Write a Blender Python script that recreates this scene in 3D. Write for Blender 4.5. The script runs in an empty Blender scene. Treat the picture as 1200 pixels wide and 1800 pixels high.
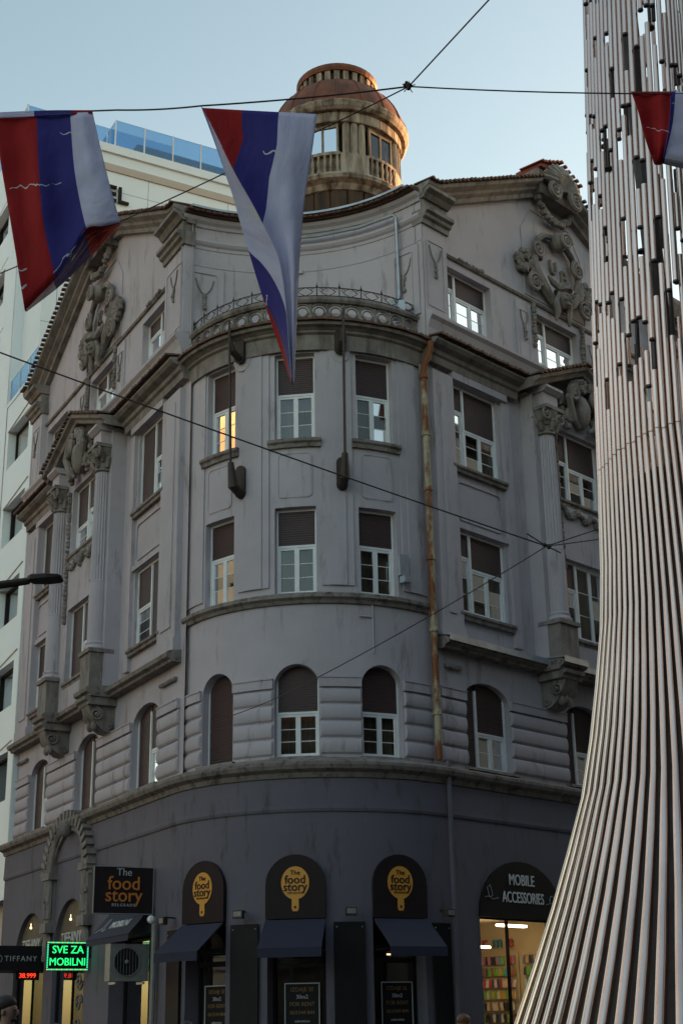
import bpy, bmesh, math, random
from math import sin, cos, pi, radians as rad
from mathutils import Vector as V, Matrix
random.seed(7)
scn = bpy.context.scene
col = scn.collection

# ------------------------------------------------------------------ camera, sky, sun, exposure
cam = bpy.data.cameras.new('camera'); camo = bpy.data.objects.new('camera', cam); col.objects.link(camo)
cam.sensor_fit = 'VERTICAL'; cam.sensor_height = 36.0; cam.lens = 49.8; cam.clip_end = 2000
PITCH, ROLL = rad(19.9714), rad(-1.0327)
fw = V((0, cos(PITCH), sin(PITCH))); rt = V((1, 0, 0)); up = rt.cross(fw)
r2 = cos(ROLL) * rt + sin(ROLL) * up; u2 = -sin(ROLL) * rt + cos(ROLL) * up
camo.matrix_world = Matrix(((r2.x, u2.x, -fw.x, 0), (r2.y, u2.y, -fw.y, 0), (r2.z, u2.z, -fw.z, 1.5), (0, 0, 0, 1)))
scn.camera = camo
SUN_AZ, SUN_EL = rad(50), rad(7)
w = bpy.data.worlds.new('World'); scn.world = w; w.use_nodes = True
nt = w.node_tree; bg = nt.nodes['Background']; sky = nt.nodes.new('ShaderNodeTexSky')
sky.sky_type = 'NISHITA'; sky.sun_disc = False; sky.sun_elevation = SUN_EL; sky.sun_rotation = SUN_AZ
sky.air_density = 1.0; sky.dust_density = 1.2; sky.ozone_density = 0.8
tint = nt.nodes.new('ShaderNodeMix'); tint.data_type = 'RGBA'; tint.blend_type = 'MULTIPLY'; tint.inputs['Factor'].default_value = 1; tint.inputs['B'].default_value = (1.10, 1.035, .90, 1)   # cool white balance
nt.links.new(sky.outputs[0], tint.inputs['A']); nt.links.new(tint.outputs['Result'], bg.inputs[0]); bg.inputs[1].default_value = 0.15
sun = bpy.data.lights.new('sun', 'SUN'); suno = bpy.data.objects.new('sun', sun); col.objects.link(suno)
sun.energy = 5.0; sun.angle = rad(0.5); sun.color = (1, .5, .2)
sd = V((sin(SUN_AZ) * cos(SUN_EL), cos(SUN_AZ) * cos(SUN_EL), sin(SUN_EL)))
suno.rotation_euler = sd.to_track_quat('Z', 'Y').to_euler(); suno.location = (20, -10, 60)
scn.view_settings.view_transform = 'Standard'; scn.view_settings.look = 'None'
scn.view_settings.gamma = 1; scn.view_settings.use_curve_mapping = False
scn.view_settings.exposure = 1.58
scn.render.engine = 'CYCLES'

# ------------------------------------------------------------------ materials
def mat(name, c1, c2=None, scale=3.0, rough=.8, metal=0, bump=0, bscale=40, streak=0, detail=6, emit=None, spec=.5, thr=(.35, .7)):
    m = bpy.data.materials.new(name); m.use_nodes = True; t = m.node_tree; b = t.nodes['Principled BSDF']
    b.inputs['Roughness'].default_value = rough; b.inputs['Metallic'].default_value = metal
    b.inputs['Specular IOR Level'].default_value = spec
    b.inputs['Base Color'].default_value = (*c1, 1)
    tc = t.nodes.new('ShaderNodeTexCoord'); src = tc.outputs['Object']
    if c2:
        mp = t.nodes.new('ShaderNodeMapping'); t.links.new(src, mp.inputs[0])
        if streak: mp.inputs['Scale'].default_value = (1, 1, streak)
        n = t.nodes.new('ShaderNodeTexNoise'); n.inputs['Scale'].default_value = scale; n.inputs['Detail'].default_value = detail; n.inputs['Roughness'].default_value = .65
        t.links.new(mp.outputs[0], n.inputs['Vector'])
        r = t.nodes.new('ShaderNodeValToRGB'); r.color_ramp.elements[0].position = thr[0]; r.color_ramp.elements[1].position = thr[1]
        r.color_ramp.elements[0].color = (*c1, 1); r.color_ramp.elements[1].color = (*c2, 1)
        t.links.new(n.outputs['Fac'], r.inputs[0]); t.links.new(r.outputs[0], b.inputs['Base Color'])
    if bump:
        n2 = t.nodes.new('ShaderNodeTexNoise'); n2.inputs['Scale'].default_value = bscale; n2.inputs['Detail'].default_value = 4
        t.links.new(src, n2.inputs['Vector'])
        bp = t.nodes.new('ShaderNodeBump'); bp.inputs['Strength'].default_value = bump; bp.inputs['Distance'].default_value = .02
        t.links.new(n2.outputs['Fac'], bp.inputs['Height']); t.links.new(bp.outputs[0], b.inputs['Normal'])
    if emit:
        b.inputs['Emission Color'].default_value = (*emit[0], 1); b.inputs['Emission Strength'].default_value = emit[1]
    return m

def layered(name, base, dark, stain, rough=.85, s1=.5, s2=2.2, streak=.25, bump=.25, stain_amt=(.54, .73)):
    """weathered render: broad tone drift, vertical run-off streaks, patches of bare stain"""
    m = mat(name, base, dark, s1, rough, bump=bump, bscale=25, thr=(.4, .75)); t = m.node_tree; b = t.nodes['Principled BSDF']
    l = b.inputs['Base Color'].links[0]; prev = l.from_socket
    tc = t.nodes.new('ShaderNodeTexCoord'); mp = t.nodes.new('ShaderNodeMapping'); mp.inputs['Scale'].default_value = (1, 1, streak)
    n = t.nodes.new('ShaderNodeTexNoise'); n.inputs['Scale'].default_value = s2; n.inputs['Detail'].default_value = 8; n.inputs['Roughness'].default_value = .7
    r = t.nodes.new('ShaderNodeValToRGB'); r.color_ramp.elements[0].position = stain_amt[0]; r.color_ramp.elements[1].position = stain_amt[1]
    mx = t.nodes.new('ShaderNodeMix'); mx.data_type = 'RGBA'; mx.inputs['B'].default_value = (*stain, 1)
    t.links.new(tc.outputs['Object'], mp.inputs[0]); t.links.new(mp.outputs[0], n.inputs['Vector']); t.links.new(n.outputs['Fac'], r.inputs[0])
    t.links.new(r.outputs[0], mx.inputs['Factor']); t.links.new(prev, mx.inputs['A']); t.links.new(mx.outputs['Result'], b.inputs['Base Color'])
    return m

M = {}
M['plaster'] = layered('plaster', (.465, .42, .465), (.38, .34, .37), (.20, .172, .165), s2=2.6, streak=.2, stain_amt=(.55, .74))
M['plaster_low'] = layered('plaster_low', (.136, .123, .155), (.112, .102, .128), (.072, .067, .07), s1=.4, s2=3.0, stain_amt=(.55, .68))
M['stone'] = layered('stone', (.26, .226, .212), (.16, .135, .124), (.07, .055, .048), s1=2.5, s2=3, bump=.5, stain_amt=(.48, .72))
M['ledge'] = layered('ledge', (.245, .21, .195), (.14, .115, .103), (.058, .042, .034), s1=3, s2=5, streak=1, bump=.5, stain_amt=(.5, .66))
M['frame'] = mat('frame', (.78, .78, .8), (.68, .68, .7), 4, .45)
M['shutter'] = mat('shutter', (.062, .031, .032), (.05, .025, .026), 3, .5)
M['curtain'] = mat('curtain', (.30, .25, .17), (.12, .10, .08), 3, .9, streak=.1)
M['tile'] = mat('tile', (.16, .075, .05), (.07, .045, .035), 5, .85, bump=.3)
M['redtile'] = mat('redtile', (.30, .07, .045), (.18, .05, .035), 5, .8)
M['zinc'] = mat('zinc', (.42, .45, .5), (.3, .32, .36), 4, .45, .6)
M['rustpipe'] = mat('rustpipe', (.42, .36, .25), (.20, .065, .02), 1.9, .7, streak=.5, thr=(.43, .53), bump=.3)
M['iron'] = mat('iron', (.035, .025, .025), (.06, .035, .025), 8, .6, .3)
M['copper'] = mat('copper', (.25, .072, .026), (.065, .03, .018), 2.2, .6, .25, streak=.4)
M['wood'] = mat('wood', (.40, .33, .26), (.085, .05, .032), 3.4, .8, streak=.14, bump=.3, thr=(.40, .62))
M['wooddark'] = mat('wooddark', (.085, .048, .026), (.022, .014, .010), 2.5, .85, streak=.15, bump=.3, thr=(.4, .6))
M['hotel'] = mat('hotel', (.80, .86, .90), (.75, .81, .85), .6, .5)
M['hotel_beige'] = mat('hotel_beige', (.50, .42, .36), (.46, .39, .34), 1, .6)
M['black'] = mat('black', (.011, .010, .012), (.016, .014, .016), 3, .6, spec=.2)
M['board'] = mat('board', (.026, .016, .018), (.02, .013, .014), 3, .6, spec=.2)
M['orange'] = mat('orange', (.72, .33, .05), (.66, .29, .04), 4, .5)
M['brownorange'] = mat('brownorange', (.60, .20, .03), None, rough=.5)
M['poster_gold'] = mat('poster_gold', (.22, .13, .05), None, rough=.5)
M['white'] = mat('white', (.75, .75, .75), None, rough=.5)
M['greytext'] = mat('greytext', (.45, .45, .46), None, rough=.5)
M['navy'] = mat('navy', (.025, .026, .052), (.02, .021, .042), 6, .85, bump=.2, bscale=200)
M['acwhite'] = mat('acwhite', (.24, .235, .22), (.17, .165, .155), 5, .5)
M['asphalt'] = mat('asphalt', (.055, .055, .058), (.04, .04, .042), 8, .9, bump=.3)
M['paving'] = mat('paving', (.16, .155, .15), (.11, .105, .10), 3, .8, bump=.2)
M['kerbstone'] = mat('kerbstone', (.3, .29, .28), (.22, .21, .2), 4, .8)
M['skin'] = mat('skin', (.30, .17, .125), (.26, .145, .105), 8, .55)
M['hair'] = mat('hair', (.02, .014, .012), (.03, .02, .016), 30, .6)
M['hairginger'] = mat('hairginger', (.16, .07, .03), (.09, .04, .02), 30, .6)
M['coat'] = mat('coat', (.02, .02, .024), (.03, .03, .034), 20, .9)
M['facade'] = mat('facade', (.32, .29, .26), (.25, .225, .2), .6, .85)
M['facade_sand'] = mat('facade_sand', (.32, .26, .19), (.26, .21, .16), .6, .85)
M['facade_dark'] = mat('facade_dark', (.10, .09, .088), (.07, .064, .062), .6, .85)
M['steel'] = mat('steel', (.78, .61, .54), (.60, .45, .39), 2.2, .25, 1.0, streak=.12)
M['steeldark'] = mat('steeldark', (.06, .05, .05), (.11, .09, .09), 4, .5, .6)
M['led_green'] = mat('led_green', (.02, .3, .08), emit=((.015, 1.0, .2), .55))
M['led_teal'] = mat('led_teal', (.02, .3, .2), emit=((.06, 1.0, .45), .35))
M['led_amber'] = mat('led_amber', (.3, .3, .05), emit=((.6, .9, .12), .35))
M['led_red'] = mat('led_red', (.3, .02, .01), emit=((1.0, .05, .02), .6))
M['lamp'] = mat('lamp', (.8, .8, .8), emit=((1.0, .82, .55), 4.5))
M['bulb'] = mat('bulb', (.8, .7, .5), emit=((1.0, .7, .35), .9))
M['shopwall'] = mat('shopwall', (.62, .50, .30), (.55, .44, .26), 2, .8)
M['warmwall'] = mat('warmwall', (.15, .12, .075), (.11, .085, .05), 2, .8)
def glass(name, tint, fmul=1.0):
    m = bpy.data.materials.new(name); m.use_nodes = True; t = m.node_tree; t.nodes.clear()
    o = t.nodes.new('ShaderNodeOutputMaterial'); mx = t.nodes.new('ShaderNodeMixShader'); tr = t.nodes.new('ShaderNodeBsdfTransparent')
    gl = t.nodes.new('ShaderNodeBsdfGlossy'); gl.inputs['Roughness'].default_value = .02; gl.inputs[0].default_value = (.95, .97, 1, 1)
    tr.inputs[0].default_value = (*tint, 1); f = t.nodes.new('ShaderNodeFresnel'); f.inputs[0].default_value = 1.9
    mt = t.nodes.new('ShaderNodeMath'); mt.operation = 'MULTIPLY'; mt.inputs[1].default_value = fmul; mt.use_clamp = True
    t.links.new(f.outputs[0], mt.inputs[0]); t.links.new(mt.outputs[0], mx.inputs[0]); t.links.new(tr.outputs[0], mx.inputs[1]); t.links.new(gl.outputs[0], mx.inputs[2]); t.links.new(mx.outputs[0], o.inputs[0])
    return m
M['glass'] = glass('glass', (.6, .6, .6), .7)
M['mirror_glass'] = glass('mirror_glass', (.35, .35, .35), 6.0)
M['shopglass'] = glass('shopglass', (.85, .85, .85), .4)
M['blueglass'] = glass('blueglass', (.58, .74, .86), .5)

# ------------------------------------------------------------------ mesh helpers
WORG = {}                                   # world origin of every root / part
class MB:
    def __init__(s): s.v = []; s.f = []; s.mi = []
    def add(s, vs, fs, mi=0):
        o = len(s.v); s.v += [tuple(p) for p in vs]
        for f in fs: s.f.append(tuple(o + i for i in f)); s.mi.append(mi)
    def box8(s, p, mi=0):                   # p: 8 points, bottom ring then top ring
        s.add(p, [(0, 3, 2, 1), (4, 5, 6, 7), (0, 1, 5, 4), (1, 2, 6, 5), (2, 3, 7, 6), (3, 0, 4, 7)], mi)
    def box(s, c, dx, dy, dz, X=V((1, 0, 0)), Y=V((0, 1, 0)), Z=V((0, 0, 1)), mi=0):
        c = V(c); q = [(-1, -1), (1, -1), (1, 1), (-1, 1)]
        s.box8([c + X * (a * dx / 2) + Y * (b * dy / 2) + Z * (h * dz / 2) for h in (-1, 1) for a, b in q], mi)
    def loft(s, rings, closed=True, caps=True, mi=0):
        n = len(rings[0]); o = len(s.v)
        for r in rings: s.v += [tuple(p) for p in r]
        for i in range(len(rings) - 1):
            for j in range(n if closed else n - 1):
                k = (j + 1) % n
                s.f.append((o + i * n + j, o + i * n + k, o + (i + 1) * n + k, o + (i + 1) * n + j)); s.mi.append(mi)
        if caps and closed:
            s.f.append(tuple(o + j for j in reversed(range(n)))); s.mi.append(mi)
            e = o + (len(rings) - 1) * n; s.f.append(tuple(e + j for j in range(n))); s.mi.append(mi)
    def tube(s, pts, r, n=8, caps=True, mi=0):
        pts = [V(p) for p in pts]; rr = r if isinstance(r, (list, tuple)) else [r] * len(pts); rings = []
        ref = None
        for i, p in enumerate(pts):
            t = (pts[min(i + 1, len(pts) - 1)] - pts[max(i - 1, 0)]).normalized()
            if ref is None: ref = t.orthogonal().normalized()
            a = (ref - t * ref.dot(t)); a = a.normalized() if a.length > 1e-6 else t.orthogonal().normalized(); ref = a; b = t.cross(a)
            rings.append([p + (a * cos(2 * pi * k / n) + b * sin(2 * pi * k / n)) * rr[i] for k in range(n)])
        s.loft(rings, True, caps, mi)
    def lathe(s, prof, c=(0, 0, 0), n=24, a0=0, a1=2 * pi, mi=0):
        c = V(c); full = abs(a1 - a0 - 2 * pi) < 1e-6; k = n if full else n + 1
        rings = [[c + V((r * sin(a0 + (a1 - a0) * i / n), -r * cos(a0 + (a1 - a0) * i / n), z)) for i in range(k)] for r, z in prof]
        s.loft(rings, full, full, mi)
    def ell(s, c, rx, ry, rz, X=V((1, 0, 0)), Y=V((0, 1, 0)), Z=V((0, 0, 1)), nu=8, nv=5, mi=0):
        c = V(c); vs = [c + Z * rz]; 
        for i in range(1, nv):
            th = pi * i / nv
            for j in range(nu): ph = 2 * pi * j / nu; vs.append(c + X * (rx * sin(th) * cos(ph)) + Y * (ry * sin(th) * sin(ph)) + Z * (rz * cos(th)))
        vs.append(c - Z * rz); fs = []
        for j in range(nu): fs.append((0, 1 + j, 1 + (j + 1) % nu))
        for i in range(nv - 2):
            for j in range(nu): a = 1 + i * nu + j; b = 1 + i * nu + (j + 1) % nu; fs.append((a, a + nu, b + nu, b))
        e = len(vs) - 1
        for j in range(nu): fs.append((e, e - nu + (j + 1) % nu, e - nu + j))
        s.add(vs, fs, mi)
    def build(s, name, m, parent=None, org=None, smooth=False, uv=None):
        if parent is not None: org = WORG[parent.name]
        o3 = V(org) if org is not None else V((0, 0, 0))
        me = bpy.data.meshes.new(name); me.from_pydata([V(p) - o3 for p in s.v], [], s.f)
        for x in (m if isinstance(m, (list, tuple)) else [m]): me.materials.append(M[x] if isinstance(x, str) else x)
        if isinstance(m, (list, tuple)):
            for p, i in zip(me.polygons, s.mi): p.material_index = i
        bm = bmesh.new(); bm.from_mesh(me); bmesh.ops.recalc_face_normals(bm, faces=bm.faces); bm.to_mesh(me); bm.free()
        if smooth:
            for p in me.polygons: p.use_smooth = True
            try: me.set_sharp_from_angle(angle=rad(40))
            except Exception: pass
        ob = bpy.data.objects.new(name, me); col.objects.link(ob)
        if parent is not None: ob.parent = parent
        else: ob.location = o3
        WORG[ob.name] = o3
        return ob
def tag(o, label=None, cat=None, group=None, kind=None):
    if label: o['label'] = label
    if cat: o['category'] = cat
    if group: o['group'] = group
    if kind: o['kind'] = kind
    return o
def empty(name, loc, label=None, cat=None, group=None):
    o = bpy.data.objects.new(name, None); col.objects.link(o); o.location = loc; WORG[o.name] = V(loc); o.empty_display_size = .3
    return tag(o, label, cat, group)
class Flat:
    def __init__(s, o, t, n): s.o = V(o); s.t = V(t); s.n = V(n)
    def P(s, u, z, d=0): q = s.o + s.t * u + s.n * d; return V((q.x, q.y, z))
    def us(s, a, b): return [a, b]
class Arc:
    def __init__(s, c, r, sg=1): s.c = V(c); s.r = r; s.sg = sg
    def P(s, u, z, d=0): a = u / s.r; R = s.r + s.sg * d; return V((s.c.x + R * sin(a), s.c.y - s.sg * R * cos(a), z))
    def us(s, a, b):
        n = max(1, int(abs(b - a) / (s.r * rad(4)) + .5)); return [a + (b - a) * i / n for i in range(n + 1)]
CEN = V((-.57, 33.55, 0))
NL = V((-.87399, -.48595, 0)); DL = V((-.48595, .87399, 0)); NR = V((.71430, -.69984, 0)); DR = V((.69984, .71430, 0))
AL, AR = -rad(60.93), rad(45.59)
SL = Flat(CEN + 3.7 * NL, DL, NL); SR = Flat(CEN + 3.7 * NR, DR, NR); RB = 3.45; SB = Arc(CEN, RB)
SK = Arc((-1.48, 27.49, 0), 4.96, -1)                     # concave attic wall
RG = 3.75
class Street:                                                # ground-floor line: left wing, rounded corner, right wing
    A = RG * (AR - AL)
    def P(s, u, z, d=0):
        if u < 0: q = CEN + NL * (RG + d) + DL * (-u)
        elif u > s.A: q = CEN + NR * (RG + d) + DR * (u - s.A)
        else: a = AL + u / RG; q = CEN + V((sin(a), -cos(a), 0)) * (RG + d)
        return V((q.x, q.y, z))
    def us(s, a, b):
        out = [a]; n = 30
        for i in range(n + 1):
            x = s.A * i / n
            if a + 1e-4 < x < b - 1e-4: out.append(x)
        return out + [b]
SG = Street()
def ga(deg): return (rad(deg) - AL) * RG                     # angle on the corner -> street coordinate
def sbox(mb, S, u0, u1, z0, z1, d0, d1, mi=0):
    us = S.us(u0, u1); mb.loft([[S.P(u, z0, d0), S.P(u, z0, d1), S.P(u, z1, d1), S.P(u, z1, d0)] for u in us], True, True, mi)
def sweep(mb, S, u0, u1, prof, zf=None, mi=0):
    us = S.us(u0, u1) if zf is None else [u0 + (u1 - u0) * i / 12 for i in range(13)] if callable(zf) and len(S.us(u0, u1)) == 2 else S.us(u0, u1)
    mb.loft([[S.P(u, z + (zf(u) if zf else 0), d) for d, z in prof] for u in us], True, True, mi)
def poly(mb, S, pts, d0, d1, mi=0):                          # extruded outline in (u,z)
    n = len(pts); mb.loft([[S.P(u, z, d0) for u, z in pts], [S.P(u, z, d1) for u, z in pts]], True, True, mi)
def rrect(u0, u1, z0, z1, r, n=4, notch=False):
    out = []
    for cx, cz, a in ((u1 - r, z1 - r, 0), (u0 + r, z1 - r, pi / 2), (u0 + r, z0 + r, pi), (u1 - r, z0 + r, 1.5 * pi)):
        out += [(cx + r * cos(a + pi / 2 * i / n), cz + r * sin(a + pi / 2 * i / n)) for i in range(n + 1)]
    return out
def outline(mb, S, pts, d0, d1, w=.03):                       # thin raised line following an outline
    n = len(pts); cu = sum(p[0] for p in pts) / n; cz = sum(p[1] for p in pts) / n
    hu = max(abs(p[0] - cu) for p in pts); hz = max(abs(p[1] - cz) for p in pts)
    inn = [(cu + (p[0] - cu) * (1 - w / hu), cz + (p[1] - cz) * (1 - w / hz)) for p in pts]
    for i in range(n):
        k = (i + 1) % n; q = [pts[i], pts[k], inn[k], inn[i]]
        mb.box8([S.P(a, b, d0) for a, b in q] + [S.P(a, b, d1) for a, b in q])
def wall(mb, S, u0, u1, z0, z1, ops=(), d=0, dep=.3, extra=()):
    zt = z1 if callable(z1) else (lambda u: z1)
    cuts = set(S.us(u0, u1)) | set(extra)
    def top(o, u):
        a, b, za, zb, rise = o
        if rise <= 0: return zb
        x = (u - (a + b) / 2) / ((b - a) / 2); return zb - rise + rise * math.sqrt(max(0, 1 - x * x))
    for o in ops:
        a, b = o[0], o[1]; cuts |= {a, b}
        if o[4] > 0: cuts |= {(a + b) / 2 - (b - a) / 2 * cos(pi * i / 14) for i in range(15)}
    cs = sorted(c for c in cuts if u0 - 1e-6 <= c <= u1 + 1e-6); cl = [cs[0]]
    for c in cs[1:]:
        if c - cl[-1] > 1e-5: cl.append(c)
    for a, b in zip(cl, cl[1:]):
        m = (a + b) / 2; seg = sorted([o for o in ops if o[0] < m < o[1]], key=lambda o: o[2]); za, zb = z0, z0
        for o in seg:
            mb.add([S.P(a, za, d), S.P(b, zb, d), S.P(b, o[2], d), S.P(a, o[2], d)], [(0, 1, 2, 3)])
            za, zb = top(o, a), top(o, b)
            mb.add([S.P(a, za, d), S.P(b, zb, d), S.P(b, zb, d - dep), S.P(a, za, d - dep)], [(0, 1, 2, 3)])
            mb.add([S.P(a, o[2], d), S.P(b, o[2], d), S.P(b, o[2], d - dep), S.P(a, o[2], d - dep)], [(0, 1, 2, 3)])
        mb.add([S.P(a, za, d), S.P(b, zb, d), S.P(b, zt(b), d), S.P(a, zt(a), d)], [(0, 1, 2, 3)])
    for o in ops:
        for u in (o[0], o[1]):
            h = o[3] - o[4]; mb.add([S.P(u, o[2], d), S.P(u, h, d), S.P(u, h, d - dep), S.P(u, o[2], d - dep)], [(0, 1, 2, 3)])
def tiles(mb, S, u0, u1, z, d0, d1, pitch=.17, zf=None, drop=.06, r=.075):
    n = max(1, int(round((u1 - u0) / pitch)))
    for i in range(n):
        u = u0 + (i + .5) * (u1 - u0) / n; zz = z + (zf(u) if zf else 0) + random.uniform(-.008, .008); ring = []
        for d, dz in ((d0, drop), (d1 + random.uniform(-.015, .015), 0)):
            ring.append([S.P(u + r * cos(pi * k / 5) * 1.05, zz + dz + r * sin(pi * k / 5), d) for k in range(6)])
        mb.loft(ring, True, True)
def volute(mb, S, u, z, d, R, hand=1, turns=2.2, th=.05, a0=0, n=26):
    pts = []; rs = []
    for i in range(n):
        t = i / (n - 1); a = a0 + hand * t * turns * 2 * pi; r = R * (1 - t) ** .8
        pts.append(S.P(u + r * cos(a), z + r * sin(a), d + .05 * t)); rs.append(th * (1 - .55 * t))
    mb.tube(pts, rs, 6); e = S.P(u, z, d + .06); mb.ell(e, R * .2, R * .2, R * .2)
def beads(mb, pts, r, jit=.3, n=7):
    for p in pts:
        k = r * random.uniform(1 - jit, 1 + jit); q = V(p) + V((random.uniform(-1, 1), random.uniform(-1, 1), random.uniform(-1, 1))) * r * jit
        mb.ell(q, k, k, k * random.uniform(.8, 1.2), nu=n, nv=4)
def text(body, size, S, u, z, d, m, parent, name='lettering', ext=.01, ax='CENTER', bold=0, flip=False, sx=1.0, space=1.0):
    cu = bpy.data.curves.new(name, 'FONT'); cu.body = body; cu.size = size; cu.align_x = ax; cu.align_y = 'CENTER'; cu.extrude = ext; cu.offset = bold; cu.space_character = space; cu.resolution_u = 3
    t = bpy.data.objects.new(name, cu); me = bpy.data.meshes.new_from_object(t); bpy.data.objects.remove(t)
    o3 = WORG[parent.name]; sg = -1 if flip else 1
    for v in me.vertices:
        p = S.P(u + sg * v.co.x * sx, z + v.co.y, d + v.co.z); v.co = p - o3
    me.materials.clear(); me.materials.append(M[m]); ob = bpy.data.objects.new(name, me); col.objects.link(ob); ob.parent = parent; WORG[ob.name] = o3
    return ob

# ------------------------------------------------------------------ setting: ground
mb = MB(); mb.add([(-900, -900, -.02), (900, -900, -.02), (900, 900, -.02), (-900, 900, -.02)], [(0, 1, 2, 3)])
tag(mb.build('ground', 'asphalt'), kind='structure')
mb = MB(); q = [SG.P(u, 0, 4.5) for u in SG.us(-60, SG.A + 60)]; q2 = [SG.P(u, 0, -1) for u in SG.us(-60, SG.A + 60)]
mb.loft([[a, V((a.x, a.y, .12)), V((b.x, b.y, .12)), b] for a, b in zip(q, q2)], True, True)
tag(mb.build('pavement', 'paving'), kind='structure')
mb = MB(); sweep(mb, SG, -60, SG.A + 60, [(4.5, 0), (4.7, 0), (4.7, .125), (4.5, .125)])
tag(mb.build('kerb', 'kerbstone'), kind='structure')

# ------------------------------------------------------------------ the corner building
B = empty('corner_building', CEN, 'weathered grey corner apartment building with rounded bay, gables and rusty cupola', 'building')

def window(S, u0, u1, z0, z1, d, sashes, rise=0, parent=B, curtain='curtain', sill=None, gl='glass'):
    """sashes: list of (width share, shutter share of the height, number of leaves)"""
    fr = MB(); T = .055; dep = .07
    sbox(fr, S, u0, u0 + T, z0, z1 - rise * .55, d, d + dep); sbox(fr, S, u1 - T, u1, z0, z1 - rise * .55, d, d + dep)
    sbox(fr, S, u0 + T, u1 - T, z0, z0 + T, d, d + dep - .003)
    if rise == 0: sbox(fr, S, u0 + T, u1 - T, z1 - T, z1, d, d + dep - .003)
    tot = sum(s[0] for s in sashes); x = u0 + T; W = u1 - u0 - 2 * T; panes = []; shut = []
    for k, (share, sh, leaves) in enumerate(sashes):
        x1 = x + W * share / tot
        if k < len(sashes) - 1: sbox(fr, S, x1 - .035, x1 + .035, z0 + T, z1 - T - (rise * .3), d, d + dep + .012)
        a = x + (.035 if k else 0); b = x1 - (.035 if k < len(sashes) - 1 else 0); zs = z1 - (z1 - z0) * sh
        if sh > 0: shut.append((a, b, zs, z1))
        if sh < .97:
            top = zs if sh > 0 else z1 - T
            if sh > 0: sbox(fr, S, a, b, top - .05, top, d + .004, d + dep - .01)
            lw = (b - a) / leaves
            for j in range(leaves):
                p0, p1 = a + j * lw, a + (j + 1) * lw; q0, q1 = z0 + T, top - (.05 if sh > 0 else 0); e = .055
                for bx in ((p0, p0 + e, q0, q1), (p1 - e, p1, q0, q1)): sbox(fr, S, *bx, d - .01, d + .05)
                for bx in ((p0 + e, p1 - e, q0, q0 + e), (p0 + e, p1 - e, q1 - e, q1)): sbox(fr, S, *bx, d - .008, d + .047)
                nb = 3 if q1 - q0 > .8 else 2
                for i in range(1, nb):
                    zz = q0 + e + (q1 - q0 - 2 * e) * i / nb; sbox(fr, S, p0 + e, p1 - e, zz - .008, zz + .008, d + .012, d + .026)
                for i in range(nb):
                    panes.append((p0 + e, p1 - e, q0 + e + (q1 - q0 - 2 * e) * i / nb, q0 + e + (q1 - q0 - 2 * e) * (i + 1) / nb))
        x = x1
    w = fr.build('window', 'frame', parent)
    for a, b, c, e in panes:
        pm = MB(); t1, t2 = random.uniform(-.0015, .0015), random.uniform(-.0015, .0015)
        pm.add([S.P(a, c, d + .018 + t1), S.P(b, c, d + .018 - t1), S.P(b, e, d + .018 - t1 + t2), S.P(a, e, d + .018 + t1 + t2)], [(0, 1, 2, 3)])
        pm.build('pane', gl, w)
    for a, b, zs, zt in shut:
        sm = MB(); n = max(2, int((zt - zs) / .052)); h = (zt - zs) / n
        def lim(u, z):
            if rise <= 0: return z
            xx = (u - (u0 + u1) / 2) / ((u1 - u0) / 2); return min(z, z1 - rise + rise * math.sqrt(max(0, 1 - xx * xx)) + .05)
        us = [a + (b - a) * i / 8 for i in range(9)] if rise else [a, b]; rows = []
        for i in range(n):
            for f, dd in ((.06, .0), (.25, .008), (.75, .008), (.94, .0)): rows.append((zs + h * (i + f), dd))
        sm.loft([[S.P(u, lim(u, z), d + .035 + dd) for u in us] for z, dd in rows], False, False)
        sbox(sm, S, a, b, zs - .03, zs + .012, d + .03, d + .058); sm.build('roller_shutter', 'shutter', w)
    cm = MB(); n = 14; rows = []
    for z in (z0 + .02, z1 - .05): rows.append([S.P(u0 + .05 + (u1 - u0 - .1) * i / n, z, d - .16 + (.025 if i % 2 else -.02) * random.uniform(.4, 1)) for i in range(n + 1)])
    cm.loft(rows, False, False); cm.build('curtain', curtain, w)
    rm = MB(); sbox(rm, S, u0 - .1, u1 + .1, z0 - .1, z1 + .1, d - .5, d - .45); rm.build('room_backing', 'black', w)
    if sill:
        s = MB(); sweep(s, S, u0 - .12, u1 + .12, [(d, z0 - .02), (sill, z0 - .04), (sill, z0 - .1), (sill - .05, z0 - .13), (sill - .06, z0 - .2), (d, z0 - .2)])
        s.build('sill', 'ledge', w)
    return w

ZT = dict(belt=5.75, gc0=6.5, gc1=6.85, f1=6.92, f1t=8.95, l1=9.72, f2=10.55, f2t=12.6, f3=14.25, f3t=16.45, att=17.95, attt=19.72, eave=21.35)
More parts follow.
